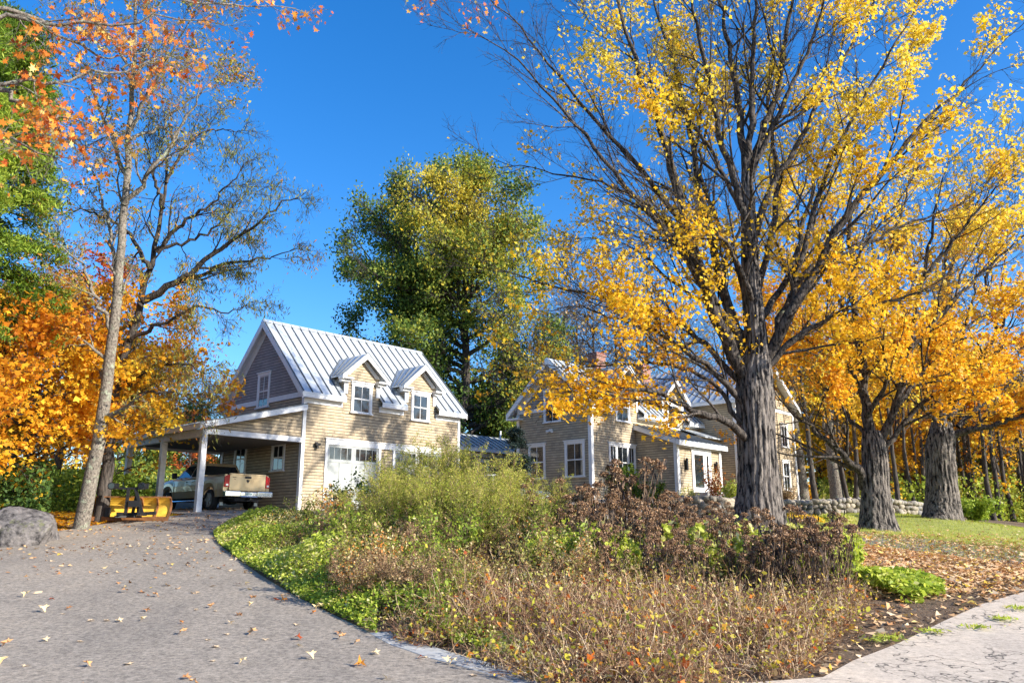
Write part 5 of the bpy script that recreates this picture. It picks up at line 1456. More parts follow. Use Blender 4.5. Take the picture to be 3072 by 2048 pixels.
# ---------------------------------------------------------------- backdrop trees: four kinds built once, then copied
def proto(seed, h, sr, leafm, keep, leafsize, n, val=None, shape='oval', bark=None, name='woodland_tree', counts=(6, 5, 3)):
    r = small_maple('x', (0, 0, 0), h, sr, leafm, seed, 'x', keep=keep, leafsize=leafsize, n=n, name=name, val=val, shape=shape, counts=counts, bark=bark)
    return r
vn = lambda c: (lambda P, rng: np.clip(c + .22 * rng.normal(size=len(P)) + .22 * clump(P, .9, 3), 0, 1))
PR = {
 'gold': (proto(71, 12, 4.2, M['leaf_gold'], .60, .26, 12, vn(.6), 'star'), 'yellow woodland tree'),
 'orange': (proto(72, 12, 4.2, M['leaf_orange'], .55, .26, 12, vn(.5), 'star'), 'orange woodland tree'),
 'rust': (proto(73, 13, 3.8, M['leaf_red'], .45, .24, 12, vn(.3), 'star'), 'russet woodland tree'),
 'green': (proto(74, 10, 4.2, M['leaf_green'], .9, .26, 13, vn(.45), 'oval'), 'green woodland tree'),
 'bare': (proto(75, 14, 3.2, M['leaf_tan'], .05, .18, 14, vn(.5), 'oval', counts=(9, 7, 4)), 'bare woodland tree'),
}
for k_, (r_, _) in PR.items():
    if 'group' in r_: del r_['group']
used = set()
def plant(kind, x, y, s, rz, label, group):
    r_, _ = PR[kind]
    z = float(H(x, y)) - .1
    if kind not in used:
        used.add(kind); r_.location = (x, y, z); r_.rotation_euler = (0, 0, rz); r_.scale = (s, s, s); o = r_; o['label'] = label
    else:
        o = copy_tree(r_, (x, y, z), rz, s, label)
    o['group'] = group
    return o
rw = np.random.default_rng(8)
kinds_words = {'gold': 'yellow', 'orange': 'orange', 'rust': 'russet', 'green': 'green', 'bare': 'bare grey'}
# right: woods beyond the lawn and the wall
spots = []
for k in range(30):
    px = rw.uniform(2380, 3350); Y = rw.uniform(50, 85)
    spots.append((px, Y))
for k, (px, Y) in enumerate(sorted(spots, key=lambda q: q[1])):
    kind = rw.choice(['gold', 'gold', 'green', 'bare', 'gold', 'orange', 'bare', 'green'])
    p = atY(px, 1560, Y)
    plant(kind, p[0], p[1], rw.uniform(.8, 1.25), rw.uniform(0, 6.28), '%s tree %s in the woods beyond the %s' % (kinds_words[kind], 'near the front' if Y < 58 else ('deep' if Y > 72 else 'midway back'), 'house corner and stone wall' if px < 2620 else ('middle of the stone wall' if px < 2860 else 'lawn at the right edge')), '%s trees in the woods on the right' % kinds_words[kind])
for k, (px, Y, kind, s) in enumerate([(1180, 62, 'green', .8), (1240, 58, 'green', .75), (1480, 60, 'green', .9), (1420, 56, 'green', .8), (1560, 64, 'green', .75)]):
    p = atY(px, 1500, Y); plant(kind, p[0], p[1], s, k * 1.3, 'green leafy tree filling the gap between garage and house', 'green trees between the garage and the house')
for k, (px, Y, s) in enumerate([(1700, 68, 1.25), (1790, 66, 1.3), (1860, 72, 1.35), (1960, 68, 1.3), (2070, 72, 1.3), (1740, 75, 1.4)]):
    p = atY(px, 1500, Y); plant('bare', p[0], p[1], s, k * 1.1, 'bare-twigged grey tree standing behind the farmhouse roof', 'bare trees behind the house')
for k, (px, Y, kind, s) in enumerate([(430, 58, 'green', .62), (520, 60, 'green', .7), (600, 64, 'bare', .7), (650, 58, 'green', .55), (340, 55, 'green', .75), (560, 52, 'rust', .4), (700, 66, 'green', .6), (480, 66, 'bare', .75), (240, 55, 'gold', .7), (120, 52, 'orange', .8), (0, 50, 'green', .8), (-120, 48, 'gold', .9), (760, 62, 'green', .6)]):
    p = atY(px, 1500, Y); plant(kind, p[0], p[1], s, k * 1.7, '%s tree in the thicket seen past the carport' % kinds_words[kind], '%s trees beyond the carport' % kinds_words[kind])
# slender trunks and one big grey trunk behind the wall
for k, (px, Y, r_, h_, lab) in enumerate([(2512, 47, .36, 15, 'stout blue-grey trunk standing just behind the stone wall'), (2412, 52, .30, 14, 'grey trunk right beside the far corner of the house')]):
    p = gz(px, 1540, Y)
    T = np.array([p + (rw.normal(0, .1), 0, h_ * t) for t in np.linspace(0, 1, 6)])
    L_ = [(T, r_, .05)] + [(np.array([T[i], T[i] + (s_ * 1.8, .5, 1.6), T[i] + (s_ * 3.2, .8, 3.6)]), .09, .01) for i, s_ in ((3, 1), (3, -1), (4, 1), (4, -1), (2, -.7))]
    crown_tree('grey_trunked_tree', lab, None, p, L_, M['bark_grey'], M['leaf_orange'], 80 + k, counts=(7, 5, 4), L=(2, 1, .5), leafsize=.2, shape='star', keep=.35, K=14)
for k in range(26):
    px = 2900 + rw.uniform(-20, 260) if k > 8 else rw.uniform(2420, 2800); Y = rw.uniform(43, 54)
    p = gz(px, 1550, Y); h_ = rw.uniform(8, 12)
    T = np.array([p + (rw.normal(0, .12), 0, h_ * t) for t in np.linspace(0, 1, 6)])
    L_ = [(T, rw.uniform(.09, .17), .02)] + [(np.array([T[i], T[i] + (s_ * .9, .3, .9), T[i] + (s_ * 1.6, .5, 2.0)]), .035, .008) for i, s_ in ((3, 1), (4, -1), (2, .8))]
    crown_tree('slender_tree', 'slender dark straight trunk at the edge of the woods %s' % ('right of the lawn' if k > 8 else 'behind the stone wall'), 'slender trunks %s' % ('right of the lawn' if k > 8 else 'behind the stone wall'), p, L_, M['bark_dark'], M['leaf_gold'] if k % 2 else M['leaf_orange'], 90 + k, counts=(5, 4, 3), L=(1.6, .9, .45), leafsize=.17, shape='star', keep=.35, K=10)

# distant mass of woodland that closes the horizon, and brush under the trees
def mass(name, label, pts, leafm, size, seed, val=.5, shape='star', up=.3):
    rng = np.random.default_rng(seed)
    o = leaf_mesh(name, pts, size, shape, leafm, rng, val=np.clip(val + .2 * rng.normal(size=len(pts)) + .3 * clump(pts, .25, 3), 0, 1), up=up)
    return tag(o, label, 'woodland', kind='stuff')
def hedge_pts(px0, px1, Y0, Y1, h, n, seed, pw=1.0, base_py=1540):
    rng = np.random.default_rng(seed); px = rng.uniform(px0, px1, n); Y = rng.uniform(Y0, Y1, n)
    x = (px - 1536) / F_PX * Y / math.cos(PITCH) * 1.02
    g_ = H(x, Y); hh = h * (.75 + .35 * clump(np.c_[x, Y, 0 * x], .35, 6))
    return np.c_[x, Y, g_ + rng.random(n) ** pw * hh]
mass('distant_woods', 'far-off autumn woodland closing the view on the right', hedge_pts(2250, 3700, 88, 100, 8, 36000, 1), M['leaf_gold'], .42, 2, .35)
mass('distant_woods', 'far-off green and russet woodland behind the garage and carport', hedge_pts(-500, 1700, 78, 90, 6.5, 34000, 3), M['leaf_green'], .40, 4, .45)
mass('brush', 'yellow and orange brush under the trees beyond the stone wall', hedge_pts(2400, 3500, 47, 62, 2.6, 22000, 5, 1.3), M['leaf_lime'], .20, 6, .75)
mass('brush', 'tangled green brush behind the carport and the snow plow', hedge_pts(-150, 900, 44, 52, 2.6, 22000, 7, 1.2), M['leaf_green'], .20, 8, .6, 'oval')
mass('brush', 'green and yellow undergrowth between the leaning tree and the carport', hedge_pts(150, 520, 29.5, 34, 1.9, 9000, 17, 1.2), M['leaf_lime'], .13, 18, .3, 'oval')
mass('brush', 'dim undergrowth behind the boulder at the left edge', hedge_pts(-200, 240, 23.5, 27, 1.7, 8000, 19, 1.2), M['leaf_green'], .13, 20, .35, 'oval')
# ================================================================== planting bed
def stems_plant(name, seed, n, h, spread, lean, twig_m, twig_L, rmat, leafm, nleaf, leafsize, shape, val, hang, tl=.15, heads=0, headr=.10, sr=.006, jitter=.03, up=.4, m2=0, wob=.06):
    rng = np.random.default_rng(seed); root = empty(name)
    a = rng.uniform(0, 6.28, n); rr = spread * np.sqrt(rng.random(n)) * .55
    P = np.empty((n, 9, 3)); p = np.c_[rr * np.cos(a), rr * np.sin(a), np.full(n, -.05)]
    d = unit(np.c_[np.cos(a) * lean * rng.uniform(.2, 1, n), np.sin(a) * lean * rng.uniform(.2, 1, n), np.ones(n)]); hh = h * rng.uniform(.68, 1.05, n)
    for j in range(9):
        P[:, j] = p
        d = unit(d + wob * rng.normal(size=(n, 3)) + np.c_[np.cos(a), np.sin(a), 0 * a] * lean * .05); p = p + d * (hh / 8)[:, None]
    R = np.full((n, 9), sr) * np.linspace(1, .45, 9)
    c, r = sprout(P, R, twig_m, twig_L, .7, 5, rng, trop=.1, tmin=tl, rf=.6, wob=.2, rmin=.0022)
    parts = [(P, R, 5), (c, r, 3)]; src = np.concatenate([c[:, 1:].reshape(-1, 3), P[:, 2:].reshape(-1, 3)])
    if m2:
        c2, r2 = sprout(c, r, m2, twig_L * .45, .7, 4, rng, trop=.05, tmin=.2, rf=.7, wob=.2, rmin=.0018); parts.append((c2, r2, 3)); src = np.concatenate([src, c2[:, 1:].reshape(-1, 3)])
    V = [tubes(*q_) for q_ in parts]; off = 0; vs = []; fs = []
    for v_, q_ in V: vs.append(v_); fs.append(q_ + off); off += len(v_)
    st = npmesh('stem', np.concatenate(vs), np.concatenate(fs).ravel(), np.full(sum(len(f_) for f_ in fs), 4), rmat, root, attr=np.full(off, .4))
    if nleaf:
        i = rng.integers(0, len(src), nleaf); Pl = src[i] + rng.normal(0, jitter, (nleaf, 3))
        leaf_mesh('leaves', Pl, leafsize, shape, leafm, rng, root, val=val(Pl, rng), up=up, hang=hang)
    if heads:
        pts = []
        tips = np.concatenate([P[:, -1], c[c[:, -1, 2] > h * .72][:, -1]])[:heads]
        for tpt in tips:
            k = 150; u_ = unit(rng.normal(size=(k, 3))); u_[:, 2] = np.abs(u_[:, 2]) * .75
            rr_ = headr * rng.uniform(.8, 1.25); q_ = tpt + u_ * rr_ * rng.uniform(.75, 1.08, (k, 1)); pts.append(q_)
            k = 40; pts.append(tpt + rng.normal(0, rr_ * .45, (k, 3)))
        Ph = np.concatenate(pts); leaf_mesh('seed_heads', Ph, .038, 'oval', M['head'], rng, root, val=rng.random(len(Ph)), up=0, curl=1.0)
    return root
M['head'] = mat_leaf('brown seed heads', [(0, (.09, .045, .028)), (.5, (.30, .165, .085)), (1, (.55, .36, .20))], .12)
vu = lambda c, s=.22: (lambda P, rng: np.clip(c + s * rng.normal(size=len(P)), 0, 1))
M['feather'] = mat_leaf('feathery yellow-green leaves', [(0, (.10, .12, .02)), (.35, (.26, .32, .035)), (.7, (.48, .50, .07)), (1, (.60, .48, .14))], .4)
M['aster'] = mat_leaf('mixed brown and olive leaves', [(0, (.10, .055, .03)), (.25, (.26, .17, .06)), (.5, (.36, .36, .07)), (.72, (.56, .48, .16)), (.88, (.70, .60, .36)), (1, (.66, .26, .05))], .35)

PF = [stems_plant('feathery_shrub', 200 + k, 16, 2.2, .8, .30, 16, .55, M['straw'], M['feather'], 11000, .052, 'lance', lambda P, rng: np.clip(.42 + .28 * P[:, 2] / 2.2 + .22 * rng.normal(size=len(P)), 0, 1), .3, tl=.25, m2=4, sr=.008, jitter=.025) for k in range(3)]
PJ = [stems_plant('dried_flower', 210 + k, 8, 1.6, .5, .12, 6, .28, M['straw'], M['leaf_dark'], 330, .12, 'lance', vu(.5, .3), 3.0, tl=.2, heads=8, headr=.105, sr=.009, jitter=.03, up=0, wob=.04) for k in range(3)]
PA = [stems_plant('aster_bush', 220 + k, (20, 16, 24, 14, 18)[k], (1.25, 1.45, 1.05, 1.35, 1.2)[k], .8, .34, 11, .36, M['straw'], (M['aster'], M['feather'], M['leaf_tan'], M['aster'], M['leaf_lime'])[k], (2900, 2600, 2400, 1700, 1600)[k], (.052, .05, .045, .06, .06)[k], 'oval', lambda P, rng, k=k: np.clip((.5, .25, .35, .75, .35)[k] + .28 * rng.normal(size=len(P)) + .2 * clump(P, 2, 2), 0, 1), .3, tl=.25, m2=3, sr=.006, wob=.09) for k in range(5)]
PL = [stems_plant('leafy_perennial', 230 + k, 14, .95, .55, .2, 7, .22, M['straw'], M['leaf_lime'], 800, .10, 'oval', lambda P, rng: np.clip(.45 + .35 * P[:, 2] + .2 * rng.normal(size=len(P)), 0, 1), .5, tl=.2, sr=.005) for k in range(2)]
def ground_at(px, Y):
    r = ray(px, 1560)
    x = (px - 1536) / F_PX * Y / math.cos(PITCH) * 1.0
    # iterate so that the foot projects at px
    for _ in range(3):
        z = float(H(x, Y)); u_, v_ = proj(np.array([x, Y, z])); x += (px - u_) * Y / F_PX
    return x, Y, float(H(x, Y))
rb = np.random.default_rng(77); _first = {}
def put(protos, px, Y, s, label, group, tilt=0.0):
    pr = protos[rb.integers(len(protos))]; x, y, z = ground_at(px, Y); rz = rb.uniform(0, 6.28)
    if pr.name not in _first:
        _first[pr.name] = 1; o = pr; o.location = (x, y, z); o.scale = (s, s, s)
    else: o = copy_tree(pr, (x, y, z), rz, s)
    o.rotation_euler = (rb.normal(0, .05 + tilt), rb.normal(0, .05 + tilt), rz)
    tag(o, label, 'plant', group); return o
# feathery yellow-green shrubs
for px, Y, s in [(1180, 20, .95), (1240, 21, 1.12), (1310, 20.5, 1.10), (1385, 21, 1.17), (1450, 19.5, 1.0), (1520, 20.5, .98), (1590, 19, .85), (1130, 18.5, .78), (1215, 18.3, .85), (1290, 18.5, .88), (1360, 18, .95), (1430, 18, .88), (1510, 18, .84), (1580, 17.5, .75), (1330, 16.8, .70), (1460, 16.8, .70), (1640, 18.6, .72)]:
    put(PF, px + rb.normal(0, 8), Y, s, 'feathery yellow-green shrub in the tall thicket at the back of the bed', 'feathery shrubs at the back of the bed')
# brown and olive aster bushes
for k in range(66):
    Y = rb.uniform(12.6, 21.5); lo = 860 + (21.5 - Y) * 22; hi = 1720 if Y > 15 else 1850
    px = rb.uniform(lo, hi)
    put(PA, px, Y, rb.uniform(.55, 1.12) * (1.0 if px > 1000 else .8) * (1 if Y > 14.5 else .75), 'brown and olive twiggy aster bush in the %s %s of the bed' % ('front' if Y < 15 else ('middle' if Y < 18.5 else 'back'), 'left' if px < 1150 else ('centre' if px < 1450 else 'right')), 'aster bushes in the bed')
# dried flowers with brown domed heads
for k in range(62):
    Y = rb.uniform(12.9, 18.6)
    px = rb.uniform(1610, 2300) if Y > 15.2 else rb.uniform(1780, 2480)
    s = rb.uniform(.60, .92) * (1 if Y > 15.2 else .82) * (1.0 if px < 2100 else .90)
    put(PJ, px, Y, s, 'dark dried stalks with domed heads, %s the bed' % ('at the back of' if Y > 16.8 else ('in the middle of' if Y > 15.2 else 'towards the front of')) + (', left of the tallest' if px < 1850 else (', before the entry room' if px < 2120 else ', below the big trunk')), 'dried domed flowers in the bed')
for px, Y, s in [(1885, 18.2, 1.15), (1905, 18.0, 1.22), (1870, 18.3, 1.0), (1790, 18, .95), (1650, 18.5, 1.0), (1690, 18.5, .95)]:
    put(PJ, px, Y, s, 'dried domed flower standing taller than the rest before the entry room', 'tallest dried flowers before the entry room')
for px, Y, s in [(2380, 13.4, .75), (2420, 13.7, .85), (2460, 13.2, .8), (2500, 13.9, .86), (2530, 13.5, .72), (2350, 14.0, .85), (2320, 13.2, .8), (2480, 14.3, .9), (2440, 12.9, .7)]:
    put(PJ, px, Y, s, 'dried domed flower at the right tip of the bed beside the lime ground cover', 'dried flowers at the right tip of the bed')
for k in range(44):
    Y = rb.uniform(14.0, 16.8); px = rb.uniform(1600, 2560)
    put(PL, px, Y, rb.uniform(.6, 1.1), 'lime-leaved perennial between the dark dried stalks, %s' % ('left part' if px < 1900 else ('middle part' if px < 2250 else 'right part')), 'lime-leaved perennials among the dried stalks')

# ground cover masses: each is one object of countless small leaves or stems
BEDP = np.array(gp2((1620, 2070), (1540, 2030), (1420, 1998), (1300, 1962), (1180, 1915), (1080, 1868), (980, 1822), (880, 1772), (790, 1718), (715, 1668), (665, 1632), (655, 1608), (700, 1580), (800, 1568)) + [tuple(ground_at(1200, 23)[:2]), tuple(ground_at(1800, 21)[:2]), tuple(ground_at(2250, 19)[:2])]
               + gp2((2560, 1720), (2590, 1800), (2560, 1880), (2470, 1975), (2380, 2040), (2200, 2100)))
def scatter(poly, n, rng, lo=None, hi=None):
    lo = poly.min(0) if lo is None else lo; hi = poly.max(0) if hi is None else hi
    Q = rng.uniform(lo, hi, (n * 3, 2)); Q = Q[inside(Q, poly)]
    return Q[:n]
def edge_dist(Q, E_):
    d = np.full(len(Q), 1e9)
    for a, b_ in zip(E_[:-1], E_[1:]):
        ab = b_ - a; t_ = np.clip(((Q - a) @ ab) / (ab @ ab), 0, 1); d = np.minimum(d, np.linalg.norm(Q - a - t_[:, None] * ab, axis=1))
    return d
rg = np.random.default_rng(91)
EDGE = np.array(BED_EDGE[1:])
# green carpet along the drive
BEDC = np.vstack([[(2.5, 8.4)], EDGE, BEDP[14:]]); Q = scatter(BEDC, 200000, rg); d = edge_dist(Q, EDGE); z = H(Q[:, 0], Q[:, 1]); u_, v_ = proj(np.c_[Q, z])
wdt = np.where(u_ < 1000, 2.3, 1.7 - (u_ - 1000) * .0012)
k = (rg.random(len(Q)) < np.clip(1.15 - d / wdt.clip(.3), 0, 1)) & (u_ < 1620) & ((u_ < 1130) | (d > .45))
Q, d, z, u_ = Q[k], d[k], z[k], u_[k]
hgt = (.10 + .42 * np.clip(d / .8, 0, 1)) * (.8 + .35 * clump(np.c_[Q, 0 * d], 1.6, 2)) * np.where(u_ > 1350, .6, 1)
P = np.c_[Q, z + hgt * rg.random(len(Q)) ** .45 + .03]
o = leaf_mesh('ground_cover', P, .065, 'oval', M['leaf_lime'], rg, val=np.clip(.50 + .28 * rg.normal(size=len(P)) + .28 * clump(P, 1.7, 4), 0, 1), up=.7)
tag(o, 'low green and lime ground cover spilling over the edge of the drive', 'ground cover', kind='stuff'); print('cover', len(P))
# mixed small leaves through the whole bed
Q = scatter(BEDP, 70000, rg); Q = Q[rg.random(len(Q)) < np.clip((Q[:, 1] - 10.5) / 4, .15, 1)]; z = H(Q[:, 0], Q[:, 1]); d = edge_dist(Q, np.vstack([BEDP, BEDP[:1]]))
hgt = .15 + .55 * np.clip(d / 1.6, 0, 1)
P = np.c_[Q, z + hgt * rg.random(len(Q)) ** .8]
o = leaf_mesh('undergrowth', P, .05, 'oval', M['aster'], rg, val=np.clip(.42 + .26 * rg.normal(size=len(P)) + .25 * clump(P, 1.2, 1), 0, 1), up=.3, hang=.4)
tag(o, 'small brown, olive and tan leaves tangled through the planting bed', 'undergrowth', kind='stuff')
M['leaf_bright'] = mat_leaf('yellow and amber small leaves', [(0, (.30, .36, .04)), (.5, (.62, .55, .06)), (1, (.72, .36, .04))], .4)
M['stem_brown'] = mat_leaf('red-brown dry stems', [(0, (.07, .035, .025)), (.5, (.26, .13, .07)), (.8, (.54, .35, .19)), (1, (.80, .64, .44))], .1)
# dry twiggy stems in the front
Q = scatter(BEDP, 60000, rg); z = H(Q[:, 0], Q[:, 1]); u_, v_ = proj(np.c_[Q, z])
k = (Q[:, 1] < 14.5) & (u_ > 1080) & (rg.random(len(Q)) < np.clip((15 - Q[:, 1]) / 3, 0, 1) * np.clip(.65 + 1.1 * clump(np.c_[Q, 0 * z], 2.4, 2), .04, 1)); Q = Q[k][:16000]; z = z[k][:16000]; n = len(Q); dE = edge_dist(Q, np.vstack([BEDP, BEDP[:1]]))
K = 6; Pst = np.empty((n, K, 3)); p = np.c_[Q, z]; a = rg.uniform(0, 6.28, n); ln_ = rg.uniform(.25, 1.0, n) * (.45 + .55 * np.clip(dE / 1.2, 0, 1)); lean = rg.uniform(.1, 1.5, n)
d3 = unit(np.c_[np.cos(a) * lean, np.sin(a) * lean, np.ones(n)])
for j in range(K):
    Pst[:, j] = p; d3 = unit(d3 + .16 * rg.normal(size=(n, 3)) + np.array([0, 0, -.10])); p = p + d3 * (ln_ / (K - 1))[:, None]; p[:, 2] = np.maximum(p[:, 2], H(p[:, 0], p[:, 1]) + .01)
Rst = np.full((n, K), .0046) * np.linspace(1, .4, K)
c2, r2 = sprout(Pst, Rst, 3, .22, .7, 4, rg, trop=.0, tmin=.25, rf=.7, wob=.2, rmin=.0018)
V1, q1 = tubes(Pst, Rst, 3); V2, q2 = tubes(c2, r2, 3); av = np.r_[np.repeat(rg.random(n), K * 3), np.repeat(rg.random(len(c2)), 4 * 3)]
o = npmesh('dry_stems', np.r_[V1, V2], np.r_[q1, q2 + len(V1)].ravel(), np.full(len(q1) + len(q2), 4), M['stem_brown'], attr=av)
tag(o, 'tangle of dry brown and straw coloured stems at the front of the bed', 'dry stems', kind='stuff')
src = np.concatenate([c2[:, 1:].reshape(-1, 3), Pst[:, 2:].reshape(-1, 3)]); i = rg.integers(0, len(src), 15000); P = src[i] + rg.normal(0, .02, (15000, 3))
o = leaf_mesh('dry_leaves', P, .034, 'oval', M['leaf_tan'], rg, val=np.clip(.45 + .3 * rg.normal(size=len(P)) + .15 * clump(P, 2, 3), 0, 1), up=.3)
tag(o, 'small dry tan leaves hanging on the front stems', 'dry leaves', kind='stuff')
i = rg.integers(0, len(src), 5200); P = src[i] + rg.normal(0, .03, (5200, 3))
o = leaf_mesh('bright_leaves', P, .06, 'oval', M['leaf_bright'], rg, val=np.clip(.5 + .25 * rg.normal(size=len(P)), 0, 1), up=.5); tag(o, 'scattered yellow-green leaves caught in the front stems', 'leaves', kind='stuff')
i = rg.integers(0, len(src), 900); P = src[i] + rg.normal(0, .03, (900, 3))
o = leaf_mesh('caught_leaves', P, .07, 'star', M['leaf_red'], rg, val=np.clip(.45 + .25 * rg.normal(size=len(P)), 0, 1), up=.5); tag(o, 'red and orange maple leaves caught in the front stems', 'leaves', kind='stuff')

# lime ground cover patch at the right tip
def patch(name, label, cat, px0, px1, py0, py1, n, h, size, leafm, val, seed, shape='oval', kind=None, group=None):
    rng = np.random.default_rng(seed); c_ = gpt((px0 + px1) / 2, (py0 + py1) / 2); a = gpt(px0, (py0 + py1) / 2); b_ = gpt(px1, (py0 + py1) / 2); e0 = gpt((px0 + px1) / 2, py0); e1 = gpt((px0 + px1) / 2, py1)
    rx = np.linalg.norm((b_ - a)[:2]) / 2; rx = min(rx, (px1 - px0) / 2 / F_PX * c_[1] * 1.1); ry = min(1.3, max(.25, np.linalg.norm((e1 - e0)[:2]) / 2))
    th = rng.uniform(0, 6.28, n); rr = np.sqrt(rng.random(n)) * (1 + .12 * np.sin(3 * th) + .08 * np.sin(7 * th + 1)); x = c_[0] + rx * rr * np.cos(th); y = c_[1] + ry * rr * np.sin(th)
    hh = h * np.sqrt(np.clip(1 - (rr / 1.15) ** 2, 0, 1)) * (.85 + .25 * clump(np.c_[x, y, 0 * x], 2.2, 1))
    P = np.c_[x, y, H(x, y) + .02 + hh * (.25 + .75 * rng.random(n) ** .5)]
    base = np.array([c_[0], c_[1], float(H(c_[0], c_[1]))])
    o = leaf_mesh(name, P, size, shape, leafm, rng, base=base, val=np.clip(val + .2 * rng.normal(size=n) + .15 * clump(P, 2, 2), 0, 1), up=.7)
    o.location = base
    return tag(o, label, cat, group, kind)
patch('ground_cover_plant', 'low lime-green leafy patch at the right tip of the bed', 'plant', 2520, 2830, 1745, 1800, 3600, .42, .095, M['leaf_lime'], .62, 301)
patch('yellow_clump', 'yellow grassy clump at the foot of the stone wall beside the big trunk', 'plant', 2370, 2460, 1560, 1568, 1500, .30, .16, M['leaf_gold'], .75, 302, 'lance')
patch('yellow_clump', 'yellow-green grassy clump at the wall foot left of the middle maple', 'plant', 2470, 2560, 1561, 1568, 1200, .28, .15, M['leaf_lime'], .8, 303, 'lance')

def shrub(label, px, Y, h, w, n, leafm, val, size, seed, zoff=0, shape='oval'):
    rng = np.random.default_rng(seed); x, y, z = ground_at(px, Y); root = empty('shrub', (x, y, z), 0, label, 'shrub')
    m_ = 16; a = rng.uniform(0, 6.28, m_); P = np.empty((m_, 6, 3)); s = np.linspace(0, 1, 6)
    P[:, :, 0] = np.cos(a)[:, None] * s * w * rng.uniform(.2, .9, (m_, 1)); P[:, :, 1] = np.sin(a)[:, None] * s * w * rng.uniform(.2, .9, (m_, 1)); P[:, :, 2] = s * h * rng.uniform(.6, 1, (m_, 1))
    R = np.full((m_, 6), .012) * np.linspace(1, .4, 6); c, r = sprout(P, R, 7, .4 * h, .7, 5, rng, trop=.1, rmin=.004)
    wood_mesh('stem', [(P, R, 5), (c, r, 3)], M['twig'], root); src = np.concatenate([c[:, 1:].reshape(-1, 3), P[:, 2:].reshape(-1, 3)])
    Pl = src[rng.integers(0, len(src), n)] + rng.normal(0, .07 * h ** .5, (n, 3)); Pl[:, 2] = np.abs(Pl[:, 2])
    leaf_mesh('leaves', Pl, size, shape, leafm, rng, root, val=np.clip(val + .2 * rng.normal(size=n), 0, 1)); return root
shrub('rounded green shrub right of the far maple at the edge of the woods', 2925, 36, 1.0, 1.3, 3800, M['leaf_lime'], .35, .12, 320)
shrub('bright green shrub at the house corner below the triple window', 1865, 33, 1.75, .75, 3400, M['leaf_lime'], .22, .11, 311)
shrub('dark green shrub right of the bright green one under the entry room', 1945, 31.5, 1.2, .9, 2600, M['leaf_green'], .35, .11, 312)
shrub('loose pinkish shrub beside the french door', 2150, 38.5, 1.9, .8, 1100, M['leaf_red'], .55, .09, 313)
shrub('yellow-green shrub under the recessed window beside the big trunk', 2200, 37.5, 1.2, .8, 2600, M['leaf_lime'], .8, .11, 314)
shrub('low reddish shrub at the foot of the main block right of the big trunk', 2350, 43, .9, .9, 900, M['leaf_tan'], .5, .10, 315)
shrub('small bare brown shrub in front of the doorstep', 2060, 36, .9, .5, 500, M['leaf_lime'], .9, .09, 316)
# dark-leaved rose between the bed and the garage door
for px, Y, s, lb in ((1110, 23.5, 1.5, 'blue-green rose bush in front of the left garage door'), (1010, 24, 1.2, 'small dark-leaved bush before the garage corner'), (1190, 23.5, 1.6, 'taller blue-green rose bush before the pillar of the garage doors')):
    shrub(lb, px, Y, s, .55, 1500, M['leaf_green'], .12, .085, int(px))

# ---------------------------------------------------------------- fallen leaves
def litter(name, label, P2, size, leafm, seed, val, lift=.04, shape='star', curl=.7):
    rng = np.random.default_rng(seed); P = np.c_[P2, H(P2[:, 0], P2[:, 1]) + lift + rng.random(len(P2)) * .02]
    o = leaf_mesh(name, P, size, shape, leafm, rng, val=val if not np.isscalar(val) else np.clip(val + .25 * rng.normal(size=len(P)), 0, 1), up=2.2, curl=curl)
    return tag(o, label, 'fallen leaves', kind='stuff')
Q = scatter(DRIVE, 24000, rg); de = edge_dist(Q, EDGE); z = H(Q[:, 0], Q[:, 1]); u_, v_ = proj(np.c_[Q, z])
pr = .055 + .42 * np.clip((Q[:, 1] - 13) / 10, 0, 1) ** 1.6 * (.5 + .5 * clump(np.c_[Q, 0 * de], .9, 3).clip(-1, 1)) + .12 * np.exp(-de / .35)
k = (rg.random(len(Q)) < pr) & (Q[:, 1] > 5); Qd = Q[k]; print('drive leaves', len(Qd))
near = Qd[(Qd[:, 1] < 14.0)]; rest = Qd[(Qd[:, 1] >= 14.0)]
litter('fallen_leaves', 'fallen tan and red leaves scattered over the far part of the drive', rest, .095, M['leaf_litter'], 401, .5)
u_, v_ = proj(np.c_[near, H(near[:, 0], near[:, 1])]); near = near[(u_ > -40) & (v_ < 2100)][:260]
kinds_l = [('pale tan', M['leaf_litter'], .8), ('brown', M['leaf_litter'], .25), ('red', M['leaf_red'], .12), ('orange', M['leaf_red'], .6)]
LB = []
for j, (nm, mt_, vv) in enumerate(kinds_l):
    for s_ in range(3):
        rng = np.random.default_rng(500 + j * 3 + s_); V_, k_ = leaf_arrays(np.zeros((1, 3)), .115, 'maple', rng, up=2.0, curl=1.1, var=.1)
        V_ = np.vstack([V_, V_.mean(0) + [0, 0, .012 * rng.normal()]]); F_ = [(i, (i + 1) % k_, k_) for i in range(k_)]
        V_[:, 2] -= V_[:, 2].min()
        me = bpy.data.meshes.new('leaf'); me.from_pydata([tuple(map(float, p)) for p in V_], [], F_); at_ = me.attributes.new('v', 'FLOAT', 'POINT'); at_.data.foreach_set('value', np.full(len(V_), vv + rng.normal(0, .08), np.float32)); me.materials.append(mt_)
        LB.append((nm, me))
for q_ in near:
    nm, me = LB[rg.choice(12, p=np.r_[np.full(3, .55 / 3), np.full(3, .25 / 3), np.full(3, .09 / 3), np.full(3, .11 / 3)])]
    o = bpy.data.objects.new('fallen_leaf', me); COL.objects.link(o); o.location = (q_[0], q_[1], float(H(*q_)) + .032); o.rotation_euler = (0, 0, rg.uniform(0, 6.28)); s_ = rg.uniform(.7, 1.2); o.scale = (s_, s_, s_)
    tag(o, '%s curled maple leaf lying on the near asphalt of the drive' % nm, 'leaf', '%s leaves on the near asphalt' % nm)
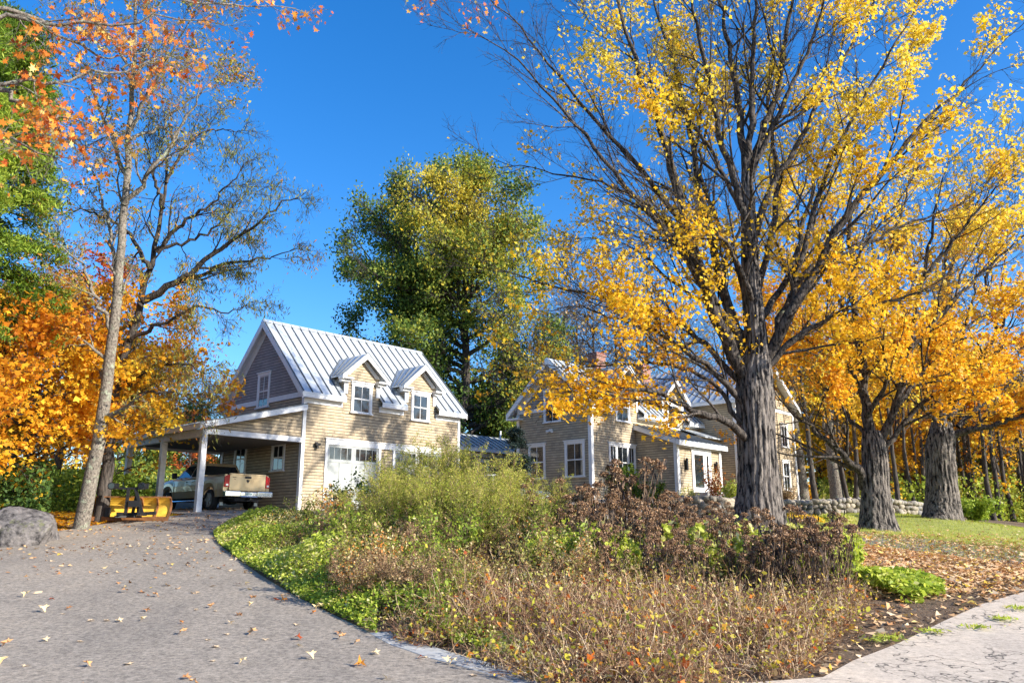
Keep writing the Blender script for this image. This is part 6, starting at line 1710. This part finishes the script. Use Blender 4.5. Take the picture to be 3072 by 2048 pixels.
# mulch and leaf carpet on the right
RIGHT = np.array(gp2((2330, 1600), (2700, 1655), (3072, 1700), (3300, 1720), (3300, 1735), (3072, 1782), (2830, 1872), (2560, 1990), (2470, 2040), (2350, 2040), (2300, 1800), (2250, 1700)))
Q = scatter(RIGHT, 60000, rg); z = H(Q[:, 0], Q[:, 1]); u_, v_ = proj(np.c_[Q, z])
pr = np.clip(1.15 - (v_ - 1680) / 130, .13, 1) * (.65 + .35 * clump(np.c_[Q, 0 * z], 1.1, 3)); pr = np.where(v_ > 1850, pr * .7, pr)
Q = Q[rg.random(len(Q)) < pr * .62]
litter('leaf_carpet', 'thick carpet of tan and orange fallen leaves right of the bed', Q, .105, M['leaf_litter'], 402, .62)
Q = scatter(LAWN, 26000, rg); z = H(Q[:, 0], Q[:, 1]); u_, v_ = proj(np.c_[Q, z])
Q = Q[rg.random(len(Q)) < np.clip((v_ - 1585) / 90, .03, .7)]
litter('fallen_leaves', 'fallen leaves scattered on the lawn under the maples', Q, .11, M['leaf_litter'], 403, .5)
Qp = scatter(np.array(pth), 1800, rg); litter('fallen_leaves', 'fallen leaves on the dark path', Qp[:1500], .10, M['leaf_litter'], 404, .45)
Qr = scatter(np.array(road), 900, rg); Qr = Qr[Qr[:, 1] > 6]; litter('fallen_leaves', 'few fallen leaves on the pale old asphalt', Qr[:130], .10, M['leaf_litter'], 405, .7)
Q = np.c_[rg.uniform(-22, -8.5, 14000), rg.uniform(20, 30, 14000)]; z = H(Q[:, 0], Q[:, 1]); Q = Q[~inside(Q, DRIVE)]
litter('leaf_carpet', 'orange and yellow fallen leaves under the trees left of the drive', Q, .12, M['leaf_orange'], 406, .45, lift=.01)
Q = np.c_[rg.uniform(1, 16, 12000), rg.uniform(18, 31, 12000)]; Q = Q[~inside(Q, LAWN)]
litter('fallen_leaves', 'fallen leaves under the big golden maple', Q, .11, M['leaf_litter'], 407, .5, lift=.02)
# mulch chips
Q = scatter(RIGHT, 40000, rg); P = np.c_[Q, H(Q[:, 0], Q[:, 1]) + .012]
o = leaf_mesh('mulch', P, .035, 'lance', M['straw'], rg, val=np.clip(.15 + .25 * rg.random(len(P)), 0, 1), up=1.5, curl=1); tag(o, 'dark bark mulch chips right of the bed', 'mulch', kind='stuff')
# grass blades on the lawn
Q = scatter(LAWN, 90000, rg); n = len(Q); P = np.c_[Q, H(Q[:, 0], Q[:, 1]) + .05]
M['blade'] = mat_leaf('grass blades', [(0, (.16, .22, .03)), (.6, (.42, .46, .05)), (1, (.62, .56, .10))], .4)
o = leaf_mesh('grass', P, .10, 'blade', M['blade'], rg, val=np.clip(.5 + .25 * rg.normal(size=n) + .2 * clump(P, .8, 2), 0, 1), dirs=np.tile([[0, 0, 1.0]], (n, 1)), up=0)
tag(o, 'short green-yellow lawn grass beyond the path', 'grass', kind='stuff')
# tufts in the cracks and along the old asphalt
for k, (px, py) in enumerate([(3020, 1868), (2660, 1925), (2640, 1935), (2930, 1895), (3060, 1835), (2790, 1905)]):
    p = gpt(px, py); m_ = 60
    Pq = np.c_[rg.normal(0, .10, (m_, 2)), np.full(m_, .035)]
    o = leaf_mesh('weed_tuft', Pq, .09, 'lance', M['leaf_lime'], rg, val=np.clip(.7 + .2 * rg.normal(size=m_), 0, 1), up=.8); o.location = (p[0], p[1], float(H(p[0], p[1])) + .035)
    tag(o, 'small yellow-green weed tuft growing at a crack of the pale asphalt', 'weed', 'weed tufts on the pale asphalt')
